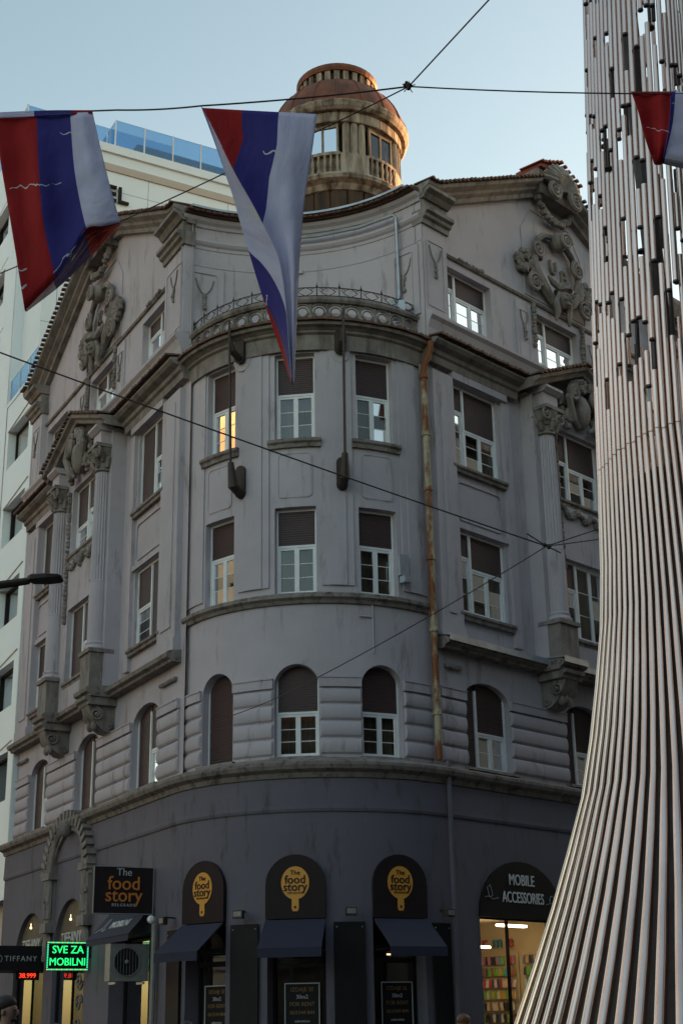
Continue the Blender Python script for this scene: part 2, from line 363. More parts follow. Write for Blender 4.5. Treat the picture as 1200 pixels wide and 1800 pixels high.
# --- bow (rounded corner)
BW = [rad(a) * RB for a in (-41.2, -8.0, 24.0)]; HW = .475
ops = []
for u in BW:
    ops += [(u - HW, u + HW, ZT['f3'], ZT['f3t'], 0), (u - HW, u + HW, ZT['f2'], ZT['f2t'], 0), (u - .49, u + .49, ZT['f1'], ZT['f1t'], .46)]
u0, u1 = AL * RB - .12, AR * RB + .12
mb = MB(); wall(mb, SB, u0, u1, 6.7, 17.5, ops, 0, .34); bw = mb.build('bow_wall', 'plaster', B)
def chord(S, u):                                             # flat window plane tangent to the bow
    a = u / S.r; n = V((sin(a), -cos(a), 0)); return Flat(S.c + n * S.r, (cos(a), sin(a), 0), n)
for i, u in enumerate(BW):
    F = chord(SB, u)
    window(F, -HW, HW, ZT['f3'], ZT['f3t'], -.26, [(1, .44, 2)], gl='mirror_glass' if i == 0 else 'glass')
    window(F, -HW, HW, ZT['f2'], ZT['f2t'], -.26, [(1, .42, 2)], gl='mirror_glass' if i == 0 else 'glass')
    window(F, -.49, .49, ZT['f1'], ZT['f1t'], -.28, [(1, 1.0 if i == 0 else (.50, .50)[i - 1], 2)], rise=.46)
    mb = MB(); sweep(mb, SB, u - HW - .14, u + HW + .14, [(-.2, 14.26), (.13, 14.24), (.13, 14.17), (.08, 14.13), (.07, 14.04), (-.05, 14.04)]); mb.build('window_sill', 'ledge', B)
    mb = MB(); outline(mb, SB, rrect(u - .40, u + .40, 12.82, 13.92, .12), -.02, .022, .022); poly(mb, SB, rrect(u - .37, u + .37, 12.85, 13.89, .1), -.02, .012); mb.build('wall_panel', 'plaster', B)
    mb = MB(); sweep(mb, SB, u - .56, u + .56, [(-.2, 6.93), (.1, 6.92), (.12, 6.86), (.05, 6.84), (-.2, 6.84)]); mb.build('window_sill', 'ledge', B)
# pilaster strips between the bow windows
edges = [u0] + [x for u in BW for x in (u - HW, u + HW)] + [u1]
for a, b in zip(edges[0::2], edges[1::2]):
    mb = MB(); g = .13 if b - a > .9 else .06
    sbox(mb, SB, a + (g if a > u0 else 0), b - (g if b < u1 else 0), 10.72, 16.5, -.02, .035)
    if b - a > .9: sbox(mb, SB, a + .3, b - .3, 10.72, 16.5, .03, .06)
    mb.build('pilaster_strip', 'plaster', B)
mb = MB(); sweep(mb, SB, u0, u1, [(-.1, 10.56), (.06, 10.55), (.15, 10.5), (.16, 10.42), (.09, 10.37), (.06, 10.3), (-.1, 10.28)]); mb.build('sill_course', 'ledge', B)
mb = MB(); sweep(mb, SB, u0, u1, [(-.1, 16.48), (.1, 16.48), (.11, 16.86), (.18, 16.9), (.18, 16.95), (.26, 17.0), (.36, 17.02), (.38, 17.1), (.3, 17.16), (-.1, 17.2)]); mb.build('bow_cornice', 'stone', B)
mb = MB(); tiles(mb, SB, u0, u1, 17.1, .1, .46, .155); tag(mb.build('tile_row', 'tile', B), kind='stuff')
# pierced parapet: scroll rings between two rails, iron rail above
mb = MB(); sweep(mb, SB, u0, u1, [(-.1, 17.74), (.12, 17.72), (.16, 17.78), (.16, 17.84), (.08, 17.9), (-.1, 17.9)]); sweep(mb, SB, u0, u1, [(-.08, 17.15), (.1, 17.15), (.1, 17.26), (-.08, 17.26)]); mb.build('parapet_rail', 'stone', B)
n = 16
for i in range(n):
    u = u0 + .2 + (u1 - u0 - .4) * (i + .5) / n; mb = MB(); F = chord(SB, u)
    for R_, th, k in ((.205, .035, 18), (.125, .022, 14)):
        ring = [F.P(R_ * 1.0 * cos(2 * pi * j / k), 17.5 + R_ * sin(2 * pi * j / k), .04) for j in range(k + 1)]; mb.tube(ring, th, 6, False)
    for sx in (-1, 1): mb.ell(F.P(sx * .205, 17.33, .04), .06, .06, .07); mb.ell(F.P(sx * .2, 17.66, .04), .045, .05, .05)
    mb.build('scroll_ring', 'stone', B, smooth=True)
mb = MB()
for z in (17.95, 18.17): mb.tube([SB.P(u, z, .02) for u in SB.us(u0, u1)], .014, 5)
rr = mb.build('iron_railing', 'iron', B)
n = 13
for i in range(n):
    u = u0 + .1 + (u1 - u0 - .2) * i / (n - 1); mb = MB(); F = chord(SB, u); mb.tube([F.P(0, 17.88, .02), F.P(0, 18.22, .02), F.P(0, 18.3, .02)], [.016, .014, .004], 5)
    mb.ell(F.P(0, 18.2, .02), .03, .03, .03, nu=6, nv=4); mb.build('baluster_post', 'iron', rr)
    if i < n - 1:
        mb = MB(); um = (u1 - u0 - .2) / (n - 1)
        for s in (-1, 1):
            G = chord(SB, u + um / 2); pts = [G.P(s * (.02 + .15 * sin(pi * t / 12)), 17.96 + .2 * t / 12, .02) for t in range(13)]; mb.tube(pts, .009, 4)
            mb.tube([G.P(s * .17 + .05 * cos(t), 18.1 + .04 * sin(t), .02) for t in [k * .6 for k in range(10)]], .007, 4)
        mb.build('railing_scroll', 'iron', rr)
# rustication of the first floor on the bow
def rustic(S, a, b, d0=0, bulge=.065, rows=4, z0=6.95, z1=8.42):
    h = (z1 - z0) / rows
    for i in range(rows):
        mb = MB(); za, zb = z0 + h * i + .012, z0 + h * (i + 1) - .012; prof = [(-.06, za)] + [(bulge * sin(pi * k / 8) ** .38, za + (zb - za) * k / 8) for k in range(9)] + [(-.06, zb)]
        us = S.us(a, b); us = sorted(set(us + [a + .03, b - .03])); us = [a] + [u for u in us if a < u < b] + [b]
        mb.loft([[S.P(u, z, d0 + (d * (.35 if u in (a, b) else 1) if d > 0 else d)) for d, z in prof] for u in us], True, True); mb.build('rustication_block', 'plaster', B)
    mb = MB(); sbox(mb, S, a, b, z1 + .005, z1 + .2, d0 - .05, d0 + .07); sbox(mb, S, a, b, z1 + .2, z1 + .23, d0 - .05, d0 + .09); mb.build('rustication_cap', 'plaster', B)
e1 = [u0] + [x for u in BW for x in (u - .5, u + .5)] + [u1]
for a, b in zip(e1[0::2], e1[1::2]): rustic(SB, a + .01, b - .01)
# --- wings
def wing(S, uc, A0, A1, hs, cw, end, side):
    flip = side == 'L'
    bays = [(A0, A1), (uc - cw, uc + cw), (2 * uc - A1, 2 * uc - A0)]
    zr = lambda u: min(21.45 + .50 * max(0, min(u - .3, end - .3 - u)), 24.0)
    ops = []
    for a, b in bays:
        if a < uc < b: cops = [(a, b, ZT['f3'], ZT['f3t'] - .25, 0), (a, b, ZT['f2'], ZT['f2t'], 0)]
        else: ops += [(a, b, ZT['f3'], ZT['f3t'], 0), (a, b, ZT['f2'], ZT['f2t'], 0)]
        ops += [(a + .05, b - .2, ZT['f1'], ZT['f1t'], .42)]
    mb = MB(); o0, o1 = uc - hs - .40, uc + hs + .40; wall(mb, S, o0, o1, 9.7, 16.9, cops, .26, .3)
    for x in (o0, o1): mb.add([S.P(x, 9.7, .26), S.P(x, 16.9, .26), S.P(x, 16.9, -.16), S.P(x, 9.7, -.16)], [(0, 1, 2, 3)])
    mb.add([S.P(o0, 9.7, .26), S.P(o1, 9.7, .26), S.P(o1, 9.7, -.16), S.P(o0, 9.7, -.16)], [(0, 1, 2, 3)]); mb.build('oriel_wall', 'plaster', B)
    mb = MB(); wall(mb, S, -.05, end, 6.7, 17.6, ops, -.15, .5); mb.build('wing_wall', 'plaster', B)
    mb = MB(); ao = [(a, b, ZT['att'], ZT['attt'], 0) for a, b in bays]
    wall(mb, S, -.05, end, 17.6, zr, ao, -.12, .5, [.3, uc, end - .3, .3 + 5.1, end - .3 - 5.1]); mb.build('gable_wall', 'plaster', B)
    mb = MB(); mb.add([S.P(end, 0, -.12), S.P(end, 21.4, -.12), S.P(end, 21.4, -9), S.P(end, 0, -9)], [(0, 1, 2, 3)]); mb.build('end_wall', 'plaster', B)
    for k, (a, b) in enumerate(bays):
        c = random.choice(['curtain', 'black'])
        order = (lambda l: l[::-1]) if flip and k != 2 else (lambda l: l)
        lay = lambda s1, s2: ([(1, s1, 1), (2.3, s2, 2)] if not flip else [(1.15, s2, 1), (1, s1, 1)])
        C_ = k == 1; dz_ = .04 if C_ else -.30; t3 = ZT['f3t'] - (.25 if C_ else 0)
        w3 = ([(1, .30, 1), (2.3, .50, 2)] if not C_ else [(1, .42, 1), (2.3, .48, 2)]) if not flip else ([(1, .48, 1), (1, .92, 1)] if not C_ else [(1, .46, 1), (1, .6, 1)])
        w2 = ([(1, .30, 1), (2.3, .42, 2)] if not C_ else [(1, .35, 1), (2.3, 0, 2)]) if not flip else ([(1, 1.0, 1), (1, .5, 1)] if not C_ else [(1, .55, 1), (1, 1.0, 1)])
        window(S, a, b, ZT['f3'], t3, dz_, w3, sill=.32 if C_ else .02, curtain=c, gl='mirror_glass' if flip and C_ else 'glass')
        window(S, a, b, ZT['f2'], ZT['f2t'], dz_, w2, sill=.32 if C_ else .02, gl='mirror_glass' if flip and C_ else 'glass')
        window(S, a, b, ZT['att'], ZT['attt'], -.38, lay(.26, .35), gl='mirror_glass')
        window(S, a + .05, b - .2, ZT['f1'], ZT['f1t'], -.36, ([(1, .97, 1), (2.2, .56, 2)] if not flip else [(1, .55 if k != 1 else 1, 1), (1, 1, 1)]), rise=.42, gl='mirror_glass' if flip else 'glass')
        mb = MB(); sweep(mb, S, a - .05, b - .1, [(-.4, 6.93), (-.02, 6.92), (.0, 6.86), (-.4, 6.84)]); mb.build('window_sill', 'ledge', B)
    # pilasters, column bays
    for a, b in ((.28, A0 - .01), (2 * uc - A0 + .01, end)):
        mb = MB(); sbox(mb, S, a, b, 9.8, 16.5, -.18, .0); sbox(mb, S, a + .25, b - .25, 10.4, 16.2, -.02, .03); sbox(mb, S, a - .05, b + .02, 9.74, 10.1, -.18, .06); mb.build('pilaster', 'plaster', B)
        mb = MB(); F = S; sbox(mb, S, a + .12, b - .1, 9.12, 9.2, -.18, -.07)
        for j in range(7): mb.ell(S.P(a + .16 + (b - a - .3) * j / 6, 9.14, -.08), .055, .05, .055, nu=6, nv=4)
        mb.build('bead_moulding', 'stone', B)
    for a_ in (A1 + .12, 2 * uc - A1 - .4): mb = MB(); sbox(mb, S, a_, a_ + .28, 10.0, 16.46, -.18, -.05); mb.build('pilaster', 'plaster', B)
    for s in (-1, 1):
        cu = uc + s * hs
        mb = MB(); sbox(mb, S, cu - .36, cu + .36, 9.75, 10.7, .0, .62); sbox(mb, S, cu - .42, cu + .42, 10.66, 10.76, .0, .68); mb.build('column_pedestal', 'stone', B)
        base = S.P(cu, 0, .34); mb = MB()
        mb.lathe([(.33, 10.76), (.34, 10.82), (.3, 10.87), (.27, 10.9), (.29, 10.96), (.25, 11.0), (.25, 12.6), (.26, 12.63), (.235, 12.66)], base, 20)
        rings = []
        for z, r in ((12.66, .24), (14.2, .235), (15.72, .215)):
            rings.append([base + V(((r - (.028 if k % 2 else 0)) * cos(2 * pi * k / 40), (r - (.028 if k % 2 else 0)) * sin(2 * pi * k / 40), z)) for k in range(40)])
        mb.loft(rings); cm = mb.build('column', 'plaster', B)
        mb = MB(); mb.lathe([(.22, 15.72), (.27, 15.75), (.25, 15.8), (.23, 15.84), (.26, 16.1), (.36, 16.38)], base, 16)
        for k in range(12):
            a = 2 * pi * k / 12; o = V((cos(a), sin(a), 0)); h = 15.84 + (.16 if k % 2 else 0)
            mb.tube([base + o * .24 + V((0, 0, h)), base + o * .3 + V((0, 0, h + .14)), base + o * .36 + V((0, 0, h + .24)), base + o * .42 + V((0, 0, h + .2))], [.07, .075, .06, .03], 6)
        for a in (-.27, .27):
            for dd in (.6,): volute(mb, S, cu + a * 1.15, 16.25, dd, .19, 1 if a > 0 else -1, 2, .045, a0=pi / 2)
        sbox(mb, S, cu - .38, cu + .38, 16.38, 16.48, -.05, .7); mb.build('column_capital', 'stone', cm, smooth=True)
        mb = MB(); sbox(mb, S, cu - .3, cu + .3, 16.48, 16.86, -.1, .56); sweep(mb, S, cu - .36, cu + .36, [(-.1, 16.86), (.6, 16.86), (.72, 16.95), (.72, 17.02), (-.1, 17.04)]); mb.build('entablature_block', 'plaster', B)
        # console bracket below
        mb = MB(); prof = [(-.15, 8.62), (.12, 8.66), (.34, 8.82), (.5, 9.05), (.58, 9.3), (-.15, 9.3)]; sweep(mb, S, cu - .27, cu + .27, prof)
        for j in (-1, 1):
            G = Flat(S.P(cu + j * .29, 0, 0), S.n, S.t * j); volute(mb, G, .36, 9.08, 0, .17, 1, 2, .04, a0=pi / 2); volute(mb, G, .02, 8.8, 0, .09, -1, 1.6, .03)
        for j in range(3): mb.ell(S.P(cu + (j - 1) * .15, 8.8 + .05 * (j % 2), .36), .09, .09, .13)
        sweep(mb, S, cu - .4, cu + .4, [(-.15, 9.3), (.6, 9.3), (.62, 9.38), (.7, 9.42), (.72, 9.5), (-.15, 9.5)]); mb.build('console_bracket', 'stone', B, smooth=True)
        # hanging garlands beside the central window
        gu = uc + s * (cw + .16); mb = MB()
        beads(mb, [S.P(gu, 16.1 - .13 * k, .3) for k in range(30)], .085, .2); mb.build('garland', 'stone', B); mb = MB(); beads(mb, [S.P(gu, 19.9 - .11 * k, -.06) for k in range(12)], .075, .2); mb.build('garland', 'stone', B)
    # swag below the central third-floor window
    mb = MB()
    for k in range(30):
        t = k / 29; beads(mb, [S.P(uc - cw + 2 * cw * t, 13.98 - .22 * abs(sin(pi * 3 * t)), .3)], .085)
    mb.build('fruit_swag', 'stone', B)
    # moulded panel under third-floor side windows
    for a, b in (bays[0], bays[2]):
        mb = MB(); outline(mb, S, rrect(a + .1, b - .05, 12.85, 13.85, .16), -.17, -.115, .025); mb.build('wall_panel', 'plaster', B)
        mb = MB(); sbox(mb, S, a - .02, b + .25, ZT['f3t'] + .02, ZT['f3t'] + .34, -.18, .02); mb.build('window_lintel', 'plaster', B)
        mb = MB(); sbox(mb, S, a - .02, b + .2, ZT['f2t'] + .02, ZT['f2t'] + .16, -.18, -.08); mb.build('window_lintel', 'plaster', B)
    # first-floor ledge with breaks over the brackets
    P1 = lambda e: [(-.2, 9.5), (e - .12, 9.5), (e - .1, 9.56), (e, 9.6), (e + .02, 9.7), (e - .08, 9.76), (-.2, 9.8)]
    segs = [(.18, uc - hs - .48, .22), (uc - hs - .48, uc - hs + .48, .72), (uc - hs + .48, uc + hs - .48, .35), (uc + hs - .48, uc + hs + .48, .72), (uc + hs + .48, end + .1, .22)]
    for a, b, e in segs: mb = MB(); sweep(mb, S, a, b, P1(e)); mb.build('floor_ledge', 'ledge', B)
    if side == 'R':
        mb = MB()
        for a, b, e in segs: sweep(mb, S, a - .01, b + .01, [(-.14, 9.83), (e + .04, 9.76), (e + .05, 9.64), (e + .065, 9.64), (e + .06, 9.79), (-.14, 9.86)])
        mb.build('ledge_flashing', 'zinc', B)
    # main cornice, tile row, attic sill
    P2 = [(-.2, 16.66), (.03, 16.66), (.05, 16.84), (.12, 16.88), (.14, 16.98), (.3, 17.03), (.38, 17.1), (.38, 17.16), (-.2, 17.26)]
    P3 = [(-.2, 17.24), (.1, 17.24), (.14, 17.5), (.22, 17.7), (.3, 17.78), (.3, 17.86), (.22, 17.9), (-.2, 17.95)]
    for a, b in ((.05, uc - hs - .7), (uc + hs + .7, end + .15)):
        mb = MB(); sweep(mb, S, a, b, P2); mb.build('main_cornice', 'stone', B)
        mb = MB(); tiles(mb, S, a, b, 17.2, .1, .5); tag(mb.build('tile_row', 'tile', B), kind='stuff')
    mb = MB(); sweep(mb, S, .02, end + .1, P3); mb.build('attic_sill', 'plaster', B)
    # small pediment over the column bay
    ph = lambda u: .30 + 1.0 * (1 - abs(u - uc) / (hs + .75))
    for a, b in ((uc - hs - .75, uc), (uc, uc + hs + .75)):
        mb = MB(); sweep(mb, S, a, b, [(-.1, 16.58), (.6, 16.58), (.64, 16.68), (.76, 16.72), (.78, 16.82), (-.1, 16.92)], ph); mb.build('pediment_cornice', 'stone', B)
        mb = MB(); tiles(mb, S, a, b, 16.84, -.05, .86, .16, ph); tag(mb.build('tile_row', 'tile', B), kind='stuff')
    mb = MB(); poly(mb, S, [(uc - hs - .6, 16.86), (uc + hs + .6, 16.86), (uc, 17.9)], -.1, .2); mb.build('pediment_field', 'stone', B)
    mb = MB()
    mb.ell(S.P(uc, 16.85, .4), .26, .3, .5, S.t, S.n, V((0, 0, 1)), 12, 8); beads(mb, [S.P(uc + random.uniform(-.9, .9), 16.95 + random.uniform(-.35, .3), .36) for k in range(40)], .1)
    for s in (-1, 1):
        volute(mb, S, uc + s * .55, 17.25, .6, .26, s, 2, .085, a0=pi / 2); volute(mb, S, uc + s * .6, 16.55, .5, .2, -s, 2, .07)
        mb.tube([S.P(uc + s * .4, 17.5, .6), S.P(uc + s * .75, 17.0, .6), S.P(uc + s * .5, 16.5, .55), S.P(uc + s * .2, 16.3, .5)], [.1, .12, .1, .05], 7)
        beads(mb, [S.P(uc + s * (1.0 - .05 * k), 17.1 - .12 * k, .42) for k in range(8)], .09)
    beads(mb, [S.P(uc + random.uniform(-.4, .4), 17.55 + random.uniform(-.12, .12), .55) for k in range(14)], .1); mb.build('pediment_carving', 'stone', B, smooth=True)
    # attic: corner piers with festoons, band, gable cornice
    for a, b in ((.02, A0 - .12), (2 * uc - A0 + .12, end)):
        mb = MB(); sbox(mb, S, a, b, 17.9, 20.4, -.2, .08); outline(mb, S, rrect(a + .14, b - .14, 18.15, 20.0, .03, 2), .07, .1, .02); mb.build('attic_pier', 'plaster', B)
        mb = MB(); sweep(mb, S, a - .06, b + .06, [(-.2, 20.4), (.14, 20.4), (.16, 20.52), (.24, 20.56), (.26, 20.64), (.34, 20.68), (.34, 20.78), (-.2, 20.8)]); sbox(mb, S, a, b, 20.8, 21.1, -.2, .14)
        sweep(mb, S, a - .05, b + .05, [(-.2, 21.1), (.2, 21.1), (.3, 21.22), (.42, 21.28), (.42, 21.38), (-.2, 21.42)]); mb.build('pier_cap', 'stone', B)
        festoon(S, (a + b) / 2, 19.75, .08, .22)
    for pu in (uc - cw - .62, uc + cw + .62):
        mb = MB(); sbox(mb, S, pu - .3, pu + .3, 17.92, 19.85, -.15, -.07); outline(mb, S, rrect(pu - .22, pu + .22, 18.1, 19.55, .03, 2), -.08, -.05, .02); mb.build('attic_strip', 'plaster', B); festoon(S, pu, 19.4, -.07, .16)
    mb = MB(); sweep(mb, S, A0 - .1, 2 * uc - A0 + .1, [(-.15, 19.95), (-.06, 19.95), (-.03, 20.0), (-.06, 20.05), (-.15, 20.06)])
    for t in (.08, .26): beads(mb, [S.P(A0 + (t * 3 + .3) + .07 * k, 20.03, -.04) for k in range(7)], .05)
    mb.build('attic_band', 'stone', B)
    mb = MB(); g0 = uc - cw - .45; pts = [(g0, 20.15), (2 * uc - g0, 20.15), (2 * uc - g0, 22.2), (uc + .9, 23.0), (uc - .9, 23.0), (g0, 22.2)]; outline(mb, S, pts, -.13, -.09, .03); mb.build('gable_panel', 'plaster', B)
    for a, b in ((-.05, uc - .9), (uc + .9, end + .15)):
        mb = MB(); sweep(mb, S, a, b, [(-.2, -.42), (.05, -.42), (.07, -.3), (.2, -.22), (.22, -.14), (.42, -.06), (.44, .04), (-.2, .06)], zr); mb.build('gable_cornice', 'stone', B)
        mb = MB(); tiles(mb, S, a, b, .06, -.1, .54, .17, zr); tag(mb.build('tile_row', 'tile', B), kind='stuff')
    mb = MB(); sbox(mb, S, uc - .9, uc + .9, 23.4, 24.25, -.4, .3)
    for k in range(11):
        a = pi * (k + .5) / 11; mb.tube([S.P(uc, 23.75, .4), S.P(uc + .45 * cos(a), 23.75 + .42 * sin(a), .55), S.P(uc + .85 * cos(a), 23.75 + .75 * sin(a), .42)], [.05, .11, .09], 6)
    for s in (-1, 1): volute(mb, S, uc + s * .5, 23.55, .5, .3, s, 2.1, .09, a0=pi / 2)
    beads(mb, [S.P(uc + .75 * cos(pi + pi * k / 15), 23.45 + .6 * sin(pi + pi * k / 15), .1) for k in range(16)], .11); mb.build('shell_ornament', 'stone', B, smooth=True)
    mb = MB(); tiles(mb, S, uc - 1.0, uc + 1.0, 24.3, -.3, .5, .18, lambda u: .35 - .4 * abs(u - uc)); sbox(mb, S, uc - .9, uc + .9, 24.2, 24.36, -.5, .4); mb.build('ridge_tiles', 'redtile', B)
    # cartouche: frame scrolls, fruit, helmeted mask, letters
    mb = MB(); zc = 21.35
    def arc_tube(pts, r): mb.tube([S.P(uc + x, zc + z, .02) for x, z in pts], r, 7)
    for s in (-1, 1):
        arc_tube([(s * .15, .98), (s * .5, .92), (s * .8, .68), (s * .98, .3), (s * 1.0, -.1), (s * .8, -.5)], [.09, .1, .09, .08, .1, .11])
        volute(mb, S, uc + s * .92, zc + .3, .08, .27, s, 2.1, .07, a0=pi / 2); arc_tube([(s * 1.1, .0), (s * 1.0, -.45), (s * .6, -.85), (s * .32, -1.15)], [.08, .17, .17, .08])
        for k in range(3): mb.tube([S.P(uc + s * (1.05 - .06 * k), zc - .1 - .08 * k, .1), S.P(uc + s * (.85 - .05 * k), zc - .6 - .06 * k, .14), S.P(uc + s * .45, zc - 1.0 - .04 * k, .1)], .045, 5)
        if (s < 0) == (side == 'R') or True:
            for k in range(34): beads(mb, [S.P(uc + s * random.uniform(1.15, 1.75), zc + random.uniform(-.5, .15) - .1, .02)], .095)
        volute(mb, S, uc + s * 1.15, zc - .85, .08, .3, -s, 2.1, .07)
    mb.ell(S.P(uc + .05, zc + .85, .12), .3, .24, .3, S.t, S.n, V((0, 0, 1))); volute(mb, S, uc + .1, zc + .82, .34, .26, 1, 2.1, .07)
    mb.build('cartouche', 'stone', B, smooth=True)
    mb = MB(); f = lambda x, z, d: S.P(uc + x, zc + z, d)
    mb.ell(f(0, -1.0, .18), .2, .22, .28, S.t, S.n, V((0, 0, 1)), 12, 9); mb.ell(f(0, -1.02, .4), .04, .07, .08, S.t, S.n); mb.ell(f(0, -1.2, .34), .1, .06, .05, S.t, S.n)
    for s in (-1, 1): mb.ell(f(s * .08, -.95, .37), .045, .03, .03, S.t, S.n); mb.ell(f(s * .11, -1.06, .33), .07, .06, .06, S.t, S.n); mb.tube([f(s * .18, -.85, .2), f(s * .3, -1.1, .15), f(s * .25, -1.45, .15), f(s * .3, -1.7, .1)], [.07, .09, .09, .04], 6); mb.tube([f(s * .2, -.72, .2), f(s * .42, -.6, .16), f(s * .55, -.42, .1)], [.09, .1, .03], 6)
    mb.ell(f(0, -.74, .2), .26, .3, .12, S.t, S.n, V((0, 0, 1))); mb.ell(f(0, -.66, .18), .2, .22, .2, S.t, S.n, V((0, 0, 1))); mb.build('mask_relief', 'stone', B, smooth=True)
    for ch, x, z in ((('P', -.5, .2), ('U', -.05, -.05), ('B', .42, -.22)) if side == 'R' else (('K', -.3, .05), ('G', .3, .05))):
        text(ch, .62, S, uc + (x if side == 'R' else -x), zc + z + .12, -.07, 'stone', B, 'monogram_letter', .05, flip=flip, sx=.8)
    # rustication piers of the first floor
    ed = [.2] + [x for a, b in bays for x in (a + .04, b - .19)] + [end - .02]
    for a, b in zip(ed[0::2], ed[1::2]): rustic(S, a, b, -.13)

def festoon(S, u, z, d, w):
    mb = MB(); mb.tube([S.P(u + w * (k / 5 - 1), z + .12 - .42 * (1 - (k / 5 - 1) ** 2) ** .8, d + .02) for k in range(11)], .018, 5)
    mb.ell(S.P(u, z - .38, d + .03), .07, .05, .1, S.t if hasattr(S, 't') else V((1, 0, 0)), V((0, 1, 0)), V((0, 0, 1)))
    beads(mb, [S.P(u, z - .5 - .07 * k, d + .03) for k in range(4)], .05); mb.build('festoon', 'stone', B)
wing(SL, 6.6, 1.42, 3.4, 1.8, 1.0, 12.9, 'L')
wing(SR, 5.8, 1.04, 2.9, 1.52, .95, 11.6, 'R')

# --- concave attic wall above the terrace
ka, kb = rad(-30.2) * 4.96, rad(46.6) * 4.96
mb = MB(); wall(mb, SK, ka, kb, 17.3, 21.3, (), 0, .2); mb.build('attic_wall', 'plaster', B)
mb = MB(); fl = [CEN + V((sin(a), -cos(a), 0)) * RB + V((0, 0, 17.3)) for a in [AL + (AR - AL) * i / 24 for i in range(25)]]; fk = [SK.P(ka + (kb - ka) * i / 24, 17.3, -.05) for i in range(25)]
mb.loft([fl, fk], False, False); mb.build('terrace_floor', 'zinc', B)
mb = MB(); sweep(mb, SK, ka, kb, [(-.1, 20.42), (.02, 20.42), (.03, 20.5), (.08, 20.54), (.12, 20.6), (.12, 20.66), (.05, 20.7), (-.1, 20.71)])
sweep(mb, SK, ka, kb, [(-.1, 21.04), (.04, 21.04), (.07, 21.12), (.16, 21.18), (.2, 21.26), (-.1, 21.3)]); mb.build('attic_cornice', 'plaster', B)
mb = MB(); sweep(mb, SK, ka, kb, [(-.1, 19.9), (.0, 19.9), (.02, 19.93), (.0, 19.96), (-.1, 19.96)]); sbox(mb, SK, .35, .6, 19.86, 19.97, 0, .06); mb.build('attic_band', 'plaster', B)
mb = MB(); sbox(mb, SK, ka, kb, 21.28, 21.40, -.5, .3); mb.build('eave_board', 'tile', B)
mb = MB(); tiles(mb, SK, ka, kb, 21.3, .0, .42, .17); tag(mb.build('tile_row', 'tile', B), kind='stuff')
mb = MB(); sweep(mb, SK, ka + .1, kb - .2, [(.3, 21.38), (.46, 21.36), (.46, 21.42), (.3, 21.44)]); mb.build('eave_flashing', 'zinc', B)
for a, b in ((ka + .12, ka + 1.15), (kb - 1.05, kb - .12)):
    mb = MB(); sbox(mb, SK, a, b, 17.9, 19.85, -.05, .05); outline(mb, SK, rrect(a + .18, b - .18, 18.1, 19.7, .03, 2), .045, .075, .02); mb.build('attic_strip', 'plaster', B)
    festoon(chord(Arc((SK.c.x, SK.c.y, 0), 4.96), 0) if False else Flat(SK.P((a + b) / 2, 0, 0), (cos((a + b) / 2 / 4.96), -sin((a + b) / 2 / 4.96), 0), (-sin((a + b) / 2 / 4.96), -cos((a + b) / 2 / 4.96), 0)), 0, 19.4, .05, .24)
# zinc rainwater pipe on the right, gutter run
pts = [SK.P(.1, 20.82, .2), SK.P(1.0, 20.83, .2), SK.P(2.2, 20.84, .2), SK.P(kb - .75, 20.86, .2), SK.P(kb - .7, 20.76, .16), SK.P(kb - .7, 18.4, .12), SK.P(kb - .66, 18.2, .16), SK.P(kb - .6, 18.0, .5)]
mb = MB(); mb.tube(pts, .05, 8); mb.tube([SK.P(.1, 20.82, .2), SK.P(.06, 21.2, .2)], .09, 8); mb.build('gutter_pipe', 'zinc', B, smooth=True)
mb = MB(); mb.box(SK.P(kb - .5, 17.95, .45), .34, .3, .42); mb.build('rain_hopper', 'zinc', B)
# roofs behind the gables
mb = MB(); top = [SL.P(12.9, 21.35, -.2), SL.P(.2, 21.35, -.3)] + [SK.P(ka + (kb - ka) * i / 10, 21.35, -.05) for i in range(11)] + [SR.P(.2, 21.35, -.3), SR.P(11.6, 21.35, -.2), SR.P(11.6, 21.35, -8), SL.P(12.9, 21.35, -8)]
mb.add(top, [tuple(range(len(top)))]); rf = mb.build('roof', 'tile', B)
for S, uc, e in ((SL, 6.6, 12.9), (SR, 5.8, 11.6)):
    mb = MB(); A_ = [S.P(.2, 21.4, -.3), S.P(e, 21.4, -.3), S.P(uc, 23.95, -.3)]; B_ = [S.P(.2, 21.4, -7), S.P(e, 21.4, -7), S.P(uc, 23.95, -7)]
    mb.loft([A_, B_]); mb.build('roof_slope', 'redtile', rf)
# --- cupola
TC = V((.1, 38.5, 0))
mb = MB(); mb.lathe([(1.75, 21.3), (1.75, 25.2)], TC, 40); cup = mb.build('cupola', 'wooddark', B)
for k in range(22):
    a = 2 * pi * k / 22; F = Flat(TC + V((sin(a), -cos(a), 0)) * 1.75, (cos(a), sin(a), 0), (sin(a), -cos(a), 0)); mb = MB(); sbox(mb, F, -.235, .215, 21.4, 25.15, -.02, .03 + random.uniform(0, .025)); mb.build('cladding_board', 'wooddark', cup)
mb = MB(); mb.lathe([(1.7, 25.1), (1.85, 25.14), (1.95, 25.3), (2.12, 25.4), (2.16, 25.5), (2.1, 25.58), (2.02, 25.66), (1.6, 25.68)], TC, 48); mb.build('balcony_ring', 'wood', cup)
mb = MB(); mb.lathe([(1.88, 25.66), (1.88, 26.3)], TC, 48); mb.build('drum_base', 'wood', cup)
mb = MB(); mb.lathe([(1.9, 27.42), (2.0, 27.44), (2.0, 27.78), (1.9, 27.8)], TC, 48); mb.build('drum_frieze', 'wood', cup)
